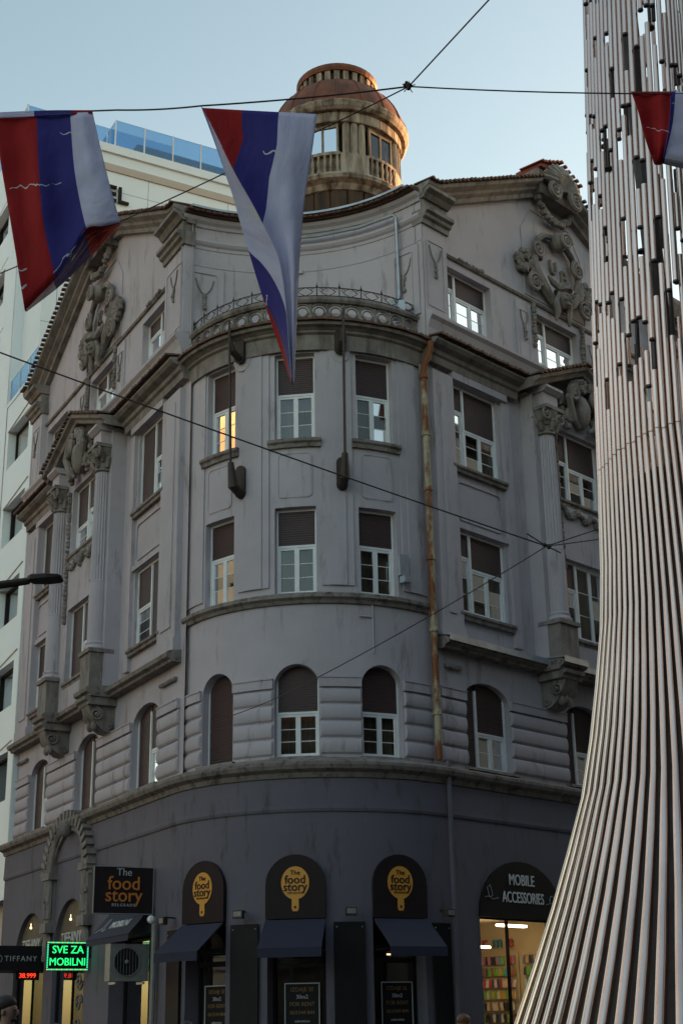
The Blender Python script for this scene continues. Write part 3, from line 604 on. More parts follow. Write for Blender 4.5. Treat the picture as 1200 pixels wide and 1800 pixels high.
for k in range(36):
    a = 2 * pi * (k + .5) / 36; F = Flat(TC + V((sin(a), -cos(a), 0)) * 1.99, (cos(a), sin(a), 0), (sin(a), -cos(a), 0)); mb = MB(); sbox(mb, F, -.16, .155, 27.46, 27.76, -.02, .012 + random.uniform(0, .012)); mb.build('frieze_board', 'wood', cup)
mb = MB(); mb.lathe([(1.55, 26.2), (1.55, 27.5)], TC, 32); mb.build('drum_core', 'black', cup); mb = MB(); mb.lathe([(1.98, 27.43), (1.98, 27.46), (.01, 27.47)], TC, 32); mb.build('drum_ceiling', 'wooddark', cup)
NW = 6
for k in range(NW):
    a = rad(-15) + 2 * pi * k / NW; n = V((sin(a), -cos(a), 0)); F = Flat(TC + n * 1.8, (cos(a), sin(a), 0), n)
    mb = MB(); hw = .5
    for x in (-hw, -.03, hw - .06): sbox(mb, F, x, x + .06, 26.38, 27.42, -.02, .05)
    sbox(mb, F, -hw + .06, hw - .06, 26.34, 26.42, -.02, .045); sbox(mb, F, -hw + .06, hw - .06, 27.3, 27.42, -.02, .045); wd = mb.build('cupola_window', 'wood', cup)
    for s in (-1, 1):
        pm = MB(); x0, x1 = (-.44, -.03) if s < 0 else (.03, .44); pm.add([F.P(x0, 26.42, .01), F.P(x1, 26.42, .012), F.P(x1, 27.3, .01), F.P(x0, 27.3, .008)], [(0, 1, 2, 3)]); pm.build('cupola_pane', 'glass', cup)
    for j in (-1, 0, 1):                                     # clustered half columns between the windows
        b = a + pi / NW + j * rad(7.5); c = TC + V((sin(b), -cos(b), 0)) * 1.86; mb = MB(); rings = [[c + V(((.115 - (.018 if q % 2 else 0)) * cos(2 * pi * q / 20), (.115 - (.018 if q % 2 else 0)) * sin(2 * pi * q / 20), z)) for q in range(20)] for z in (26.3, 27.44)]
        mb.loft(rings); mb.build('half_column', 'wood', cup)
    b = a + pi / NW; mb = MB(); A2 = Arc((TC.x, TC.y, 0), 1.94); sbox(mb, A2, (b - rad(13)) * 1.94, (b + rad(13)) * 1.94, 25.66, 26.34, -.1, .04); mb.build('balcony_pier', 'wood', cup)
    mb = MB(); sbox(mb, A2, (a - rad(17)) * 1.94, (a + rad(17)) * 1.94, 26.26, 26.36, -.06, .07); mb.build('balcony_rail', 'wood', cup)
    for j in range(6):
        u = a + rad(-14 + 28 * j / 5); c = TC + V((sin(u), -cos(u), 0)) * 1.96; mb = MB(); mb.lathe([(.05, 25.66), (.055, 25.72), (.035, 25.8), (.06, 25.98), (.035, 26.16), (.05, 26.26)], c, 8); mb.build('balcony_baluster', 'wood', cup)
mb = MB(); mb.lathe([(1.9, 27.78), (2.14, 27.8), (2.22, 27.9), (2.26, 28.05), (2.22, 28.12), (1.9, 28.14)], TC, 48); mb.build('dome_eave', 'wood', cup)
prof = [(2.22, 28.1), (2.2, 28.2), (2.14, 28.4), (2.03, 28.65), (1.87, 28.92), (1.66, 29.2), (1.42, 29.42), (1.27, 29.5)]
mb = MB(); mb.lathe(prof, TC, 48); mb.build('dome', 'copper', cup, smooth=True)
for k in range(18):
    a = 2 * pi * k / 18; mb = MB(); mb.tube([TC + V((sin(a) * (r + .01), -cos(a) * (r + .01), z)) for r, z in prof], .022, 5); mb.build('dome_seam', 'copper', cup)
mb = MB(); mb.lathe([(1.12, 29.45), (1.12, 29.95)], TC, 32); mb.build('lantern_core', 'wooddark', cup)
for k in range(26):
    a = 2 * pi * k / 26; F = Flat(TC + V((sin(a), -cos(a), 0)) * 1.18, (cos(a), sin(a), 0), (sin(a), -cos(a), 0)); mb = MB(); sbox(mb, F, -.085, .085, 29.45, 29.92, -.04, .05); mb.build('lantern_post', 'wood', cup)
mb = MB(); mb.lathe([(1.1, 29.88), (1.27, 29.9), (1.31, 30.0), (1.31, 30.1), (1.24, 30.16), (.6, 30.2), (.01, 30.22)], TC, 40); mb.build('lantern_rim', 'copper', cup)

# --- pipes, poles, brackets on the front
ua = AR * RB + .02; F = Flat(CEN + V((sin(AR), -cos(AR), 0)) * RB, (cos(AR), sin(AR), 0), (sin(AR), -cos(AR), 0))
mb = MB(); mb.tube([F.P(0, 17.05, .46), F.P(0, 16.8, .44), F.P(0, 16.5, .24), F.P(0, 16.3, .2), F.P(0, 6.95, .2)], .078, 10); mb.build('downpipe', 'rustpipe', B, smooth=True)
for z in (16.2, 14.7, 13.3, 11.6, 9.9, 8.0):
    mb = MB(); mb.lathe([(.088, z - .06), (.105, z - .05), (.105, z + .05), (.088, z + .06)], F.P(0, 0, .2), 12); mb.build('pipe_collar', 'rustpipe', B)
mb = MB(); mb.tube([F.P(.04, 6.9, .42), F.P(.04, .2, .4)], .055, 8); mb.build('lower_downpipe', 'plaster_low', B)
for px_a in (-29.5, 9.8):
    G = chord(SB, rad(px_a) * RB); mb = MB(); mb.tube([G.P(0, 17.3, .62), G.P(0, 13.6, .5)], .032, 6)
    poly(mb, G, rrect(-.13, .13, 12.95, 13.75, .12), .02, .12); mb.tube([G.P(0, 13.05, .12), G.P(0, 13.15, .4), G.P(0, 13.7, .5)], [.1, .12, .07], 8)
    poly(mb, G, rrect(-.13, .13, 16.35, 17.0, .12), .1, .2); mb.tube([G.P(0, 16.45, .2), G.P(0, 16.55, .5), G.P(0, 16.8, .58)], [.08, .09, .06], 8); mb.build('banner_pole', 'iron', B)
    mb = MB(); poly(mb, G, [(.24 * cos(pi + pi * k / 10), 16.48 + .3 * sin(pi + pi * k / 10)) for k in range(11)], .0, .07); mb.build('lintel_drop', 'plaster', B)
mb = MB(); G = chord(SB, rad(20.5) * RB); mb.tube([G.P(0, 10.3, .03), G.P(0, 9.2, .03)], .02, 5); mb.tube([G.P(-.32, 10.02, .03), G.P(0, 10.02, .03)], .02, 5); mb.build('conduit', 'plaster', B)
mb = MB(); G = chord(SB, rad(33.4) * RB); mb.box(G.P(0, 11.3, .1), .26, .08, .5, G.t, G.n); mb.box(G.P(0, 10.95, .16), .18, .2, .16, G.t, G.n); mb.build('vent_flap', 'zinc', B)

# ------------------------------------------------------------------ ground floor
A = SG.A; BOWA = [ga(a) for a in (-40.7, -7.7, 25.5)]; gops = [(u - .6, u + .6, .12, 4.82, .6) for u in BOWA]
gops += [(-8.0, -5.5, .12, 4.72, 1.2), (-11.5, -8.75, .12, 4.6, 1.3), (-3.7, -1.1, .12, 3.55, 0), (A + 1.0, A + 3.95, .12, 4.9, 1.3), (A + 5.3, A + 8.2, .12, 4.9, 1.3)]
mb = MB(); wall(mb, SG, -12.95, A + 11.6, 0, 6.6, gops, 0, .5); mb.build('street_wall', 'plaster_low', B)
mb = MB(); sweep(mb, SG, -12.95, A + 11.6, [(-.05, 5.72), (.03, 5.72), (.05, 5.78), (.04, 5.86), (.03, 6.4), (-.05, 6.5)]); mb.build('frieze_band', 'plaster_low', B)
mb = MB(); sweep(mb, SG, -13.0, A + 11.7, [(-.1, 6.42), (.06, 6.42), (.1, 6.52), (.22, 6.58), (.26, 6.66), (.26, 6.72), (.18, 6.76), (-.35, 6.92)]); mb.build('street_cornice', 'ledge', B)
def back(u0, u1, z0, z1, d, m, name='shop_niche'):
    mb = MB(); sbox(mb, SG, u0, u1, z0, z1, d - .05, d); sbox(mb, SG, u0 - .05, u0, z0, z1, d, -.5 if d < -.8 else -.52); sbox(mb, SG, u1, u1 + .05, z0, z1, d, -.5 if d < -.8 else -.52); sbox(mb, SG, u0, u1, z1, z1 + .05, d, -.51); return mb.build(name, m, B)
# portal on the left street
mb = MB(); pc = -6.75
def arch_pts(hw, z0, zs, rise, n=14): return [(pc - hw, z0)] + [(pc - hw * cos(pi * k / n), zs + rise * sin(pi * k / n)) for k in range(n + 1)] + [(pc + hw, z0)]
for hw, th, d0, z0 in ((1.55, .12, .12, 4.3), (1.35, .08, .14, 4.3), (1.72, .08, .08, 5.2)):
    mb.tube([SG.P(u, z, d0) for u, z in arch_pts(hw, z0, 5.35, 1.3)], th, 8)
for s in (-1, 1):
    x = pc + s * 1.5; sbox(mb, SG, x - .26, x + .26, 3.95, 4.2, .0, .26); sbox(mb, SG, x - .2, x + .2, 4.2, 5.3, .0, .16); sbox(mb, SG, x - .32, x + .32, 5.3, 5.48, .0, .26)
    FS = Flat(SG.P(x, 0, .16), -DL, NL); volute(mb, FS, 0, 4.75, .02, .18, s, 2.2, .05); mb.ell(SG.P(x, 3.6, .08), .2, .14, .38, -DL, NL, V((0, 0, 1)), 10, 7); volute(mb, FS, 0, 3.35, .0, .12, s, 2, .04)
for ri, ro, d1_ in ((1.28, 1.5, .12), (1.5, 1.78, .2)):
    arcs = []
    for k in range(17):
        t_ = pi * k / 16; arcs.append([SG.P(pc - r_ * cos(t_), 5.35 + r_ / 1.55 * 1.3 * sin(t_), d_) for r_, d_ in ((ri, 0), (ri, d1_), (ro, d1_), (ro, 0))])
    mb.loft(arcs)
mb.ell(SG.P(pc, 6.45, .25), .16, .2, .2, -DL, NL, V((0, 0, 1))); mb.build('portal_surround', 'stone', B, smooth=True)
for k in range(20):
    a = pi * (k + .5) / 20; mb = MB(); c = SG.P(pc - 1.72 * cos(a), 5.35 + 1.45 * sin(a), .12); e = (-DL * -cos(a) + V((0, 0, sin(a)))).normalized(); mb.box(c, .3, .3, .13, e, NL, e.cross(NL)); mb.build('portal_voussoir', 'stone', B)
# rooms behind the shop fronts
def arch_board(S, hw, z0, z1, rise, d0, d1, c=0, n=16): return [(c - hw, z0)] + [(c - hw * cos(pi * k / n), z1 - rise + rise * sin(pi * k / n)) for k in range(n + 1)] + [(c + hw, z0)]
def glazing(u0, u1, z0, z1, d, bars, m='shopglass', name='shop_window', rise=0):
    fr = MB(); sbox(fr, SG, u0, u0 + .06, z0, z1, d, d + .08); sbox(fr, SG, u1 - .06, u1, z0, z1, d, d + .08); sbox(fr, SG, u0 + .06, u1 - .06, z0, z0 + .08, d, d + .077); sbox(fr, SG, u0 + .06, u1 - .06, z1 - .06, z1, d, d + .077)
    xs = [u0 + .06] + [u0 + (u1 - u0) * b for b in bars] + [u1 - .06]
    for x in xs[1:-1]: sbox(fr, SG, x - .02, x + .02, z0 + .08, z1 - .06, d, d + .07)
    w = fr.build(name, 'black', B)
    for a, b in zip(xs, xs[1:]):
        pm = MB(); pm.add([SG.P(a, z0, d + .04), SG.P(b, z0, d + .04), SG.P(b, z1, d + .04), SG.P(a, z1, d + .04)], [(0, 1, 2, 3)]); pm.build('shop_pane', m, w)
    return w
for i, u in enumerate(BOWA):
    glazing(u - .6, u + .6, .12, 3.0, -.42, [.35]); back(u - .62, u + .62, .1, 4.9, -1.4, 'black'); glazing(u - .6, u + .6, 3.0, 3.6, -.42, [])
    mb = MB(); sbox(mb, SG, u - .55, u + .55, 2.72, 2.82, -.38, -.30); mb.build('door_transom', 'black', B)
for u0_, u1_, z1_, rs in ((-8.0, -5.5, 4.72, 1.2), (-11.5, -8.75, 4.6, 1.3)):
    glazing(u0_, u1_, .12, 3.45, -.2, [.5]); back(u0_ - .2, u1_ + .2, .1, 4.9, -.75, 'warmwall')
    mb = MB(); pts = arch_board(SG, (u1_ - u0_) / 2 - .02, 3.45, z1_ - .02, rs, 0, 0, (u0_ + u1_) / 2); mb.loft([[SG.P(u, z, -.16) for u, z in pts], [SG.P(u, z, -.12) for u, z in pts]]); mb.build('fanlight', 'warmwall', B)
    o_ = empty('shop_name_sign', SG.P((u0_ + u1_) / 2, 3.5, -.3), ('lit shop lettering reading TIFFANY inside the carved portal arch' if u0_ > -8.5 else 'lit shop lettering reading TIFFANY in the arch beside the portal'), 'sign')
    text('TIFFANY', .42, Flat(SG.P((u0_ + u1_) / 2, 0, 0), -DL, NL), 0, 3.74, -.06, 'greytext', o_, 'lettering', .02, bold=.0015)
    mb = MB(); sbox(mb, SG, u0_ + .05, u1_ - .05, 3.45, 3.52, -.11, -.03); mb.build('letter_rail', 'black', o_)
    mb = MB(); c = SG.P((u0_ + u1_) / 2 + .1, 4.2, .02); mb.ell(c, .035, .035, .035); mb.tube([c, c + V((0, 0, .12))], .01, 5); b_ = mb.build('spot_bulb', 'bulb', org=c); tag(b_, 'small warm spot bulb ' + ('in the portal arch above the lettering' if u0_ > -8.5 else 'in the arch beside the portal'), 'lamp')
mb = MB()
for j in range(5): 
    F_ = Flat(SG.P(-6.0, 0, -.08), -DL, NL); volute(mb, F_, 0, .6 + .52 * j, 0, .22, 1 if j % 2 else -1, 2, .035)
mb.build('scroll_grille', 'stone', B)
glazing(-3.7, -1.1, .12, 3.5, -.45, [.6]); back(-3.9, -.9, .1, 3.6, -1.3, 'black')
# lit shop on the right street
u0_, u1_ = A + 1.0, A + 3.95
glazing(u0_, u1_, .12, 3.72, -.3, [.42]); glazing(A + 5.3, A + 8.2, .12, 3.72, -.3, [.5]); back(A + 5.1, A + 8.4, .1, 4.9, -1.5, 'black')
mb = MB(); sbox(mb, SG, u0_ - .3, u1_ + .6, .12, 3.9, -3.6, -3.5); sbox(mb, SG, u0_ - .4, u0_ - .3, .12, 3.9, -3.6, -.52); sbox(mb, SG, u1_ + .6, u1_ + .7, .12, 3.9, -3.6, -.52); sbox(mb, SG, u0_ - .4, u1_ + .7, 3.8, 3.9, -3.5, -.52); sbox(mb, SG, u0_ - .4, u1_ + .7, .1, .14, -3.5, -.52); mb.build('shop_room', 'shopwall', B)
for x, z, d, l, k in ((1.9, 3.3, -1.2, .7, 0), (3.3, 3.62, -.95, 1.0, 1), (3.2, 3.2, -1.9, .8, 2)):
    c = SG.P(A + x, z, d); mb = MB(); mb.box(c, l, .12, .05, DR, NR); lo = mb.build('strip_light', 'lamp', org=c); tag(lo, ('short', 'long', 'angled')[k] + ' lit strip light under the shop ceiling behind the mobile accessories window', 'lamp')
cols = [(.55, .08, .06), (.6, .35, .08), (.2, .45, .08), (.7, .6, .45), (.08, .1, .2), (.5, .2, .3), (.1, .35, .4), (.03, .03, .03), (.7, .68, .62), (.35, .16, .07)]
cname = ['red', 'orange', 'green', 'cream', 'navy', 'pink', 'teal', 'black', 'white', 'brown']
M['led_case_red'] = mat('red_card', (.5, .06, .06), None); M['led_case_blue'] = mat('blue_card', (.05, .25, .4), None)
cm_ = [mat('case%d' % i, c, None, rough=.4) for i, c in enumerate(cols)]
mb = MB(); mb.box((0, 0, 0), .075, .014, .15); base = {}
SI = Flat(SG.P(A + 4.52, 0, 0), NR, -DR)
racks = [(-2.95, -1.8, 'on the rack at the back of the lit shop'), (-1.55, -.6, 'on the rack beside the shop glass')]
for ra, rb, lab in racks:
    r_ = empty('display_rack', SI.P((ra + rb) / 2, .12, 0), 'pegboard rack of phone cases ' + ('at the back of the lit shop' if ra < -2 else 'beside the shop glass'), 'rack'); mb = MB(); sbox(mb, SI, ra - .05, rb + .05, .6, 3.1, .0, .03); mb.build('rack_panel', 'shopwall', r_)
    for row in range(9): mb = MB(); mb.tube([SI.P(ra, 3.03 - .26 * row, .06), SI.P(rb, 3.03 - .26 * row, .06)], .008, 4); mb.build('rack_bar', 'zinc', r_)
    for row in range(9):
        n = int((rb - ra) / .082); hue = random.randrange(10)
        for i in range(n):
            if random.random() < .06: continue
            ci = (hue + random.choice([0, 0, 1, 2, 3, 5, 7])) % 10
            if ci not in base:
                q_ = MB(); q_.box((0, 0, 0), .08, .016, .165); q_.box((0, 0, .095), .03, .012, .04); o = q_.build('phone_case', cm_[ci]); base[ci] = o.data
            else: o = bpy.data.objects.new('phone_case', base[ci]); col.objects.link(o)
            o.location = SI.P(ra + .05 + .082 * i, 2.92 - .26 * row, .1); o.rotation_euler = (random.uniform(-.1, .1), random.uniform(-.2, .2), rad(-45.6) + random.uniform(-.35, .35))
            tag(o, cname[ci] + ' phone case hanging ' + lab, 'phone case', 'phone cases ' + lab)
o = empty('wall_letters', SI.P(-2.3, 3.25, .02), 'red and blue cut-out letters on the shop wall above the phone cases', 'sign')
for ch, x, mm in (('r', -2.75, 'led_case_red'), ('m', -2.35, 'led_case_blue'), ('e', -1.95, 'led_case_red')): text(ch, .42, SI, x, 3.36, .03, mm, o, 'wall_letter', .02, bold=.002)
mb = MB(); sbox(mb, SG, A + 3.7, A + 4.1, .12, 1.15, -2.8, -.8); ct = mb.build('shop_counter', 'shopwall', org=SG.P(A + 2.4, .12, -1.4)); tag(ct, 'low pale counter inside the lit phone accessories shop', 'counter')
# stall arch boards and awnings
def logo(S, z, d, parent, sc=1.0, circ=True):
    if circ:
        mb = MB(); pts = [(.29 * sc * cos(2 * pi * k / 28), z + .33 * sc * sin(2 * pi * k / 28)) for k in range(28)]; poly(mb, S, pts, d, d + .012)
        poly(mb, S, [(-.07 * sc, z - .3 * sc), (.07 * sc, z - .3 * sc), (.075 * sc, z - .5 * sc), (.05 * sc, z - .56 * sc), (-.05 * sc, z - .56 * sc), (-.075 * sc, z - .5 * sc)], d, d + .0115); mb.build('logo_board', 'orange', parent)
        mb = MB(); poly(mb, S, [(.025 * sc * cos(2 * pi * k / 10), z - .48 * sc + .03 * sc * sin(2 * pi * k / 10)) for k in range(10)], d + .01, d + .016); mb.build('logo_hole', 'board', parent)
    tm = 'board' if circ else 'brownorange'
    text('food', .235 * sc, S, 0, z + .06 * sc, d + .014, tm, parent, bold=.002); text('story', .235 * sc, S, 0, z - .085 * sc, d + .014, tm, parent, bold=.002)
    text('The', .13 * sc, S, 0, z + .2 * sc, d + .014, tm if circ else 'greytext', parent, bold=0); text('BELGRADE', .05 * sc, S, 0, z - .2 * sc, d + .014, tm if circ else 'greytext', parent, space=1.4)
where = ['beside the blade sign', 'between its two look-alikes', 'beside the lit phone shop']
for i, u in enumerate(BOWA):
    a = AL + u / RG; n = V((sin(a), -cos(a), 0)); S = Flat(CEN + n * RG, (cos(a), sin(a), 0), n); base_ = S.P(0, 3.6, .05)
    o = empty('arch_sign', base_, 'round-topped dark board with orange food story logo ' + where[i], 'sign'); mb = MB(); poly(mb, S, arch_board(S, .62, 3.58, 4.85, .6, 0, 0), .0, .06); mb.build('sign_board', 'board', o); logo(S, 4.28, .062, o, 1.0)
    o = empty('awning', S.P(0, 3.58, .05), 'navy canvas awning under the board ' + where[i], 'awning'); mb = MB(); sl = -.05 if i != 1 else 0
    T_ = [(-.62, 3.56, .06), (.62, 3.56, .06), (.64, 2.98, .8), (-.64, 2.98, .8)]; P_ = [S.P(a_, z_, d_) for a_, z_, d_ in T_]; P2_ = [p - V((0, 0, .015)) for p in P_]; mb.box8(P2_ + P_); mb.build('canopy', 'navy', o)
    mb = MB(); sbox(mb, S, -.64, .64, 2.8, 2.98, .79, .805); mb.build('valance', 'navy', o); mb = MB()
    for s in (-1, 1): mb = MB(); mb.tube([S.P(s * .6, 2.95, .06), S.P(s * .6, 2.95, .79), S.P(s * .61, 3.5, .08)], .012, 5); mb.build('awning_arm', 'iron', o)
    o = empty('rent_poster', S.P(0, 1.4, -.3), 'FOR RENT notice behind the awning ' + where[i], 'poster'); mb = MB(); sbox(mb, S, -.3, .42, 1.35, 2.35, -.36, -.34); mb.build('poster_sheet', 'black', o)
    mb = MB(); outline(mb, S, [(-.3, 1.35), (.42, 1.35), (.42, 2.35), (-.3, 2.35)], -.345, -.33, .02); mb.build('poster_border', 'greytext', o)
    for tx, z, sz, mm in (('IZDAJE SE', 2.22, .11, 'poster_gold'), ('30m2', 2.08, .11, 'greytext'), ('FOR RENT', 1.94, .11, 'poster_gold'), ('063/344 844', 1.78, .1, 'poster_gold'), ('nekretnine', 1.62, .07, 'greytext'), ('www.nekretnine.com', 1.5, .05, 'greytext')): text(tx, sz, S, .06, z, -.338, mm, o)
    c = S.P(.15, 2.9, -.7); mb = MB(); mb.box(c, .3, .05, .03, S.t, S.n); tag(mb.build('ceiling_lamp', 'bulb', org=c), 'small warm lamp glowing behind the door glass ' + where[i], 'lamp')
def board_panel(S, a, b, z0, z1, lab):
    o = empty('wall_board', S.P((a + b) / 2, z0, .02), lab, 'panel', 'black boards between the shop openings'); mb = MB(); sbox(mb, S, a, b, z0, z1, .0, .04); mb.build('board_sheet', 'black', o)
    for x in (a + .06, b - .06):
        for z in (z0 + .1, z1 - .1): mb = MB(); mb.ell(S.P(x, z, .045), .015, .015, .015, nu=6, nv=4); mb.build('screw_head', 'zinc', o)
for (d0, d1), lab in (((-29.2, -19.5), 'black wall board between the leftmost two awnings'), ((3.9, 13.7), 'black wall board between the middle and right awnings'), ((37.2, 45.0), 'black wall board between the right awning and the lit shop'), ((-61, -52), 'black wall board beside the left awning and the blade sign')):
    m_ = rad((d0 + d1) / 2); n = V((sin(m_), -cos(m_), 0)); S = Flat(CEN + n * (RG + .02), (cos(m_), sin(m_), 0), n); hw = rad(d1 - d0) / 2 * RG; board_panel(S, -hw, hw, .4, 3.5, lab)
    o = empty('floodlight', S.P(0, 3.7, .1), 'small floodlight above the ' + lab, 'lamp', 'floodlights above the black boards'); mb = MB(); mb.box(S.P(0, 3.68, .28), .22, .1, .16, S.t, S.n); mb.build('lamp_housing', 'iron', o); mb = MB(); mb.box(S.P(0, 3.69, .335), .18, .012, .1, S.t, S.n); mb.build('lamp_lens', 'acwhite', o); mb = MB(); mb.tube([S.P(0, 3.75, 0), S.P(0, 3.76, .25)], .02, 5); mb.build('lamp_arm', 'iron', o)
# MOBILE ACCESSORIES arch
S = Flat(CEN + NR * RG, DR, NR); o = empty('shop_arch_sign', S.P(2.47, 3.7, .05), 'black half-round sign reading MOBILE ACCESSORIES over the lit shop window', 'sign')
mb = MB(); poly(mb, S, arch_board(S, 1.5, 3.68, 4.92, 1.2, 0, 0, 2.47), .0, .05); mb.build('sign_board', 'black', o)
text('MOBILE', .34, S, 2.47, 4.5, .055, 'white', o, sx=.8, bold=0); text('ACCESSORIES', .34, S, 2.5, 4.12, .055, 'white', o, sx=.72, bold=0)
mb = MB(); mb.tube([S.P(1.15, 4.1, .06), S.P(1.3, 4.12, .06), S.P(1.42, 4.06, .06), S.P(1.62, 4.1, .06)], .008, 4); mb.tube([S.P(*p, .06) for p in ((1.3, 4.1), (1.24, 4.3), (1.34, 4.36), (1.42, 4.14), (1.3, 4.1))], .008, 4)
mb.tube([S.P(3.55 + .09 * cos(t * .5 - .4), 4.12 + .1 * sin(t * .5 - .4), .06) for t in range(9)], .008, 4); mb.tube([S.P(3.3, 4.02, .06), S.P(3.5, 4.06, .06), S.P(3.75, 4.03, .06)], .006, 4); mb.build('line_drawing', 'greytext', o)
# left street: blade sign, LED sign, awning sign, air conditioner, TIFFANY awning
def blade(u): return Flat(CEN + NL * RG + DL * u, -NL, -DL)        # faces back towards the corner
S = blade(.9); o = empty('blade_sign', S.P(-.7, 3.9, 0), 'square projecting blade sign with orange food story lettering', 'sign')
mb = MB(); sbox(mb, S, -1.45, -.05, 3.9, 4.92, -.12, .0); mb.build('sign_box', 'board', o); mb = MB(); outline(mb, S, [(-1.45, 3.9), (-.05, 3.9), (-.05, 4.92), (-1.45, 4.92)], -.005, .012, .018); mb.build('sign_edge', 'zinc', o)
Sx = Flat(S.o + S.t * -.75, S.t, S.n); logo(Sx, 4.44, .004, o, 1.75, False)
S = blade(5.0); o = empty('led_sign', S.P(-.6, 2.9, 0), 'glowing green LED sign reading SVE ZA MOBILNI', 'sign'); mb = MB(); sbox(mb, S, -1.13, -.06, 2.88, 3.56, -.1, 0); mb.build('sign_case', 'black', o)
text('SVE ZA', .25, S, -.6, 3.36, .008, 'led_green', o, bold=0); text('MOBILNI', .25, S, -.6, 3.08, .008, 'led_green', o, bold=0, sx=.93)
n = 26
for i in range(n):
    for z in (2.91, 3.53): mb = MB(); mb.box(S.P(-1.1 + 1.0 * i / (n - 1), z, .006), .028, .012, .03, S.t, S.n); mb.build('led_dot', ('led_teal', 'led_amber')[i % 3 == 0], o)
for i in range(15):
    for x in (-1.1, -.1): mb = MB(); mb.box(S.P(x, 2.96 + .52 * i / 14, .006), .03, .012, .026, S.t, S.n); mb.build('led_dot', 'led_teal', o)
mb = MB(); mb.tube([S.P(-.06, 3.2, -.05), S.P(.3, 3.2, -.05)], .025, 6); mb.build('sign_arm', 'iron', o)
Sw = Flat(CEN + NL * RG, -DL, NL); o = empty('awning_sign', Sw.P(-2.3, 3.6, 0), 'dark sloping awning sign reading MOBILNI on the left street', 'awning'); mb = MB()
P_ = [Sw.P(-3.7, 4.1, .05), Sw.P(-.95, 4.1, .05), Sw.P(-.95, 3.5, .6), Sw.P(-3.7, 3.5, .6)]; mb.box8([p - V((0, 0, .02)) for p in P_] + P_); sbox(mb, Sw, -3.7, -.95, 3.36, 3.5, .585, .6); mb.build('canopy', 'navy', o)
class Slope:
    def P(s, u, z, d=0): t = z; return Sw.P(u, 4.1 - .6 * (1 - t) + d * .67, .05 + .55 * (1 - t) + d * .74)
text('MOBILNI', .34, Slope(), -2.1, .45, .012, 'white', o, sx=.9, bold=0)
mb = MB(); sl = Slope(); mb.tube([sl.P(u, t, .012) for u, t in ((-3.5, .25), (-3.2, .4), (-3.0, .25), (-2.85, .35))], .008, 4); mb.tube([sl.P(u, t, .012) for u, t in ((-3.15, .3), (-3.2, .7), (-3.08, .75), (-3.02, .3))], .008, 4); mb.build('line_drawing', 'greytext', o)
S = blade(1.25); o = empty('air_conditioner', S.P(-.4, 2.5, 0), 'dirty white air conditioner unit with round fan grille', 'air conditioner'); mb = MB(); sbox(mb, S, -.88, .02, 2.52, 3.3, -.32, 0); mb.build('unit_case', 'acwhite', o)
mb = MB(); poly(mb, S, [(-.5 + .3 * cos(2 * pi * k / 24), 2.92 + .3 * sin(2 * pi * k / 24)) for k in range(24)], -.02, .008); mb.build('fan_opening', 'black', o); mb = MB()
for r_ in (.3,): mb.tube([S.P(-.5 + r_ * cos(2 * pi * k / 24), 2.92 + r_ * sin(2 * pi * k / 24), .02) for k in range(25)], .01, 4, False)
for k in range(9): x_ = -.28 + .07 * k; h_ = math.sqrt(max(0, .09 - x_ * x_)); mb.tube([S.P(-.5 + x_, 2.92 - h_, .02), S.P(-.5 + x_, 2.92 + h_, .02)], .004, 4)
mb.ell(S.P(-.5, 2.92, .02), .05, .05, .05); mb.build('fan_grille', 'acwhite', o); mb = MB()
for x in (-.75, -.1): mb.box(S.P(x, 2.48, -.16), .04, .4, .05, S.t, S.n)
mb.build('unit_bracket', 'zinc', o)
S = blade(8.8); o = empty('awning_sign', S.P(-.6, 3.0, 0), 'black box awning reading TIFFANY in small grey letters', 'awning'); mb = MB(); sbox(mb, S, -1.6, -.05, 3.04, 3.66, -1.8, 0); mb.build('awning_box', 'black', o); text('TIFFANY', .19, S, -.62, 3.33, .006, 'greytext', o, space=1.25); mb = MB(); mb.tube([S.P(-1.22 + .1 * cos(k * pi / 6), 3.33 + .1 * sin(k * pi / 6), .006) for k in range(13)], .008, 4); mb.build('round_emblem', 'greytext', o)
S = blade(8.95); o = empty('red_led_sign', S.P(-.35, 2.85, 0), 'small red LED text glowing below the black box awning', 'sign'); mb = MB(); sbox(mb, S, -.68, -.05, 2.8, 3.02, -.04, 0); mb.build('sign_case', 'black', o); text('38.999', .17, S, -.37, 2.91, .006, 'led_red', o, 'led_text')
o = empty('corner_post', SG.P(-.62, 0, .1), 'pale vertical downpipe beside the air conditioner with white lamp on top', 'pipe'); mb = MB(); mb.tube([SG.P(-.62, .1, .12), SG.P(-.62, 3.7, .12)], .06, 8); mb.build('post_pipe', 'acwhite', o); mb = MB(); mb.ell(SG.P(-.62, 3.78, .2), .09, .09, .09); mb.build('globe_lamp', 'white', o)

# ------------------------------------------------------------------ white hotel next door
H = empty('hotel_building', SL.P(20, 0, -5), 'white panelled modern hotel with blue glass roof railings', 'building')
HS = Flat(CEN + 3.7 * NL, DL, NL)
def hbox(u0, u1, z0, z1, d0, d1, m='hotel', name='wall_block'):
    mb = MB(); sbox(mb, HS, u0, u1, z0, z1, d0, d1); return mb.build(name, m, H)
wz = [(2.3, 3.8), (5.25, 6.75), (8.2, 9.7), (11.15, 12.6), (14.05, 15.5), (17.0, 18.45), (19.9, 21.35)]
hops = [(a, a + 2.5, z0, z1, 0) for a in (13.65, 18.2, 22.7) for z0, z1 in wz[2:]] + [(a, a + 2.5, z0, z1, 0) for a in (18.2, 22.7) for z0, z1 in ((24.5, 26.0), (27.5, 29.0), (30.5, 32))]
mb = MB(); wall(mb, HS, 13.0, 16.5, 5.2, 22.5, [o for o in hops if o[0] < 16], 0, .45); wall(mb, HS, 16.5, 45, 5.2, 34.4, [o for o in hops if o[0] > 16], .02, .45); mb.build('street_facade', 'hotel', H)
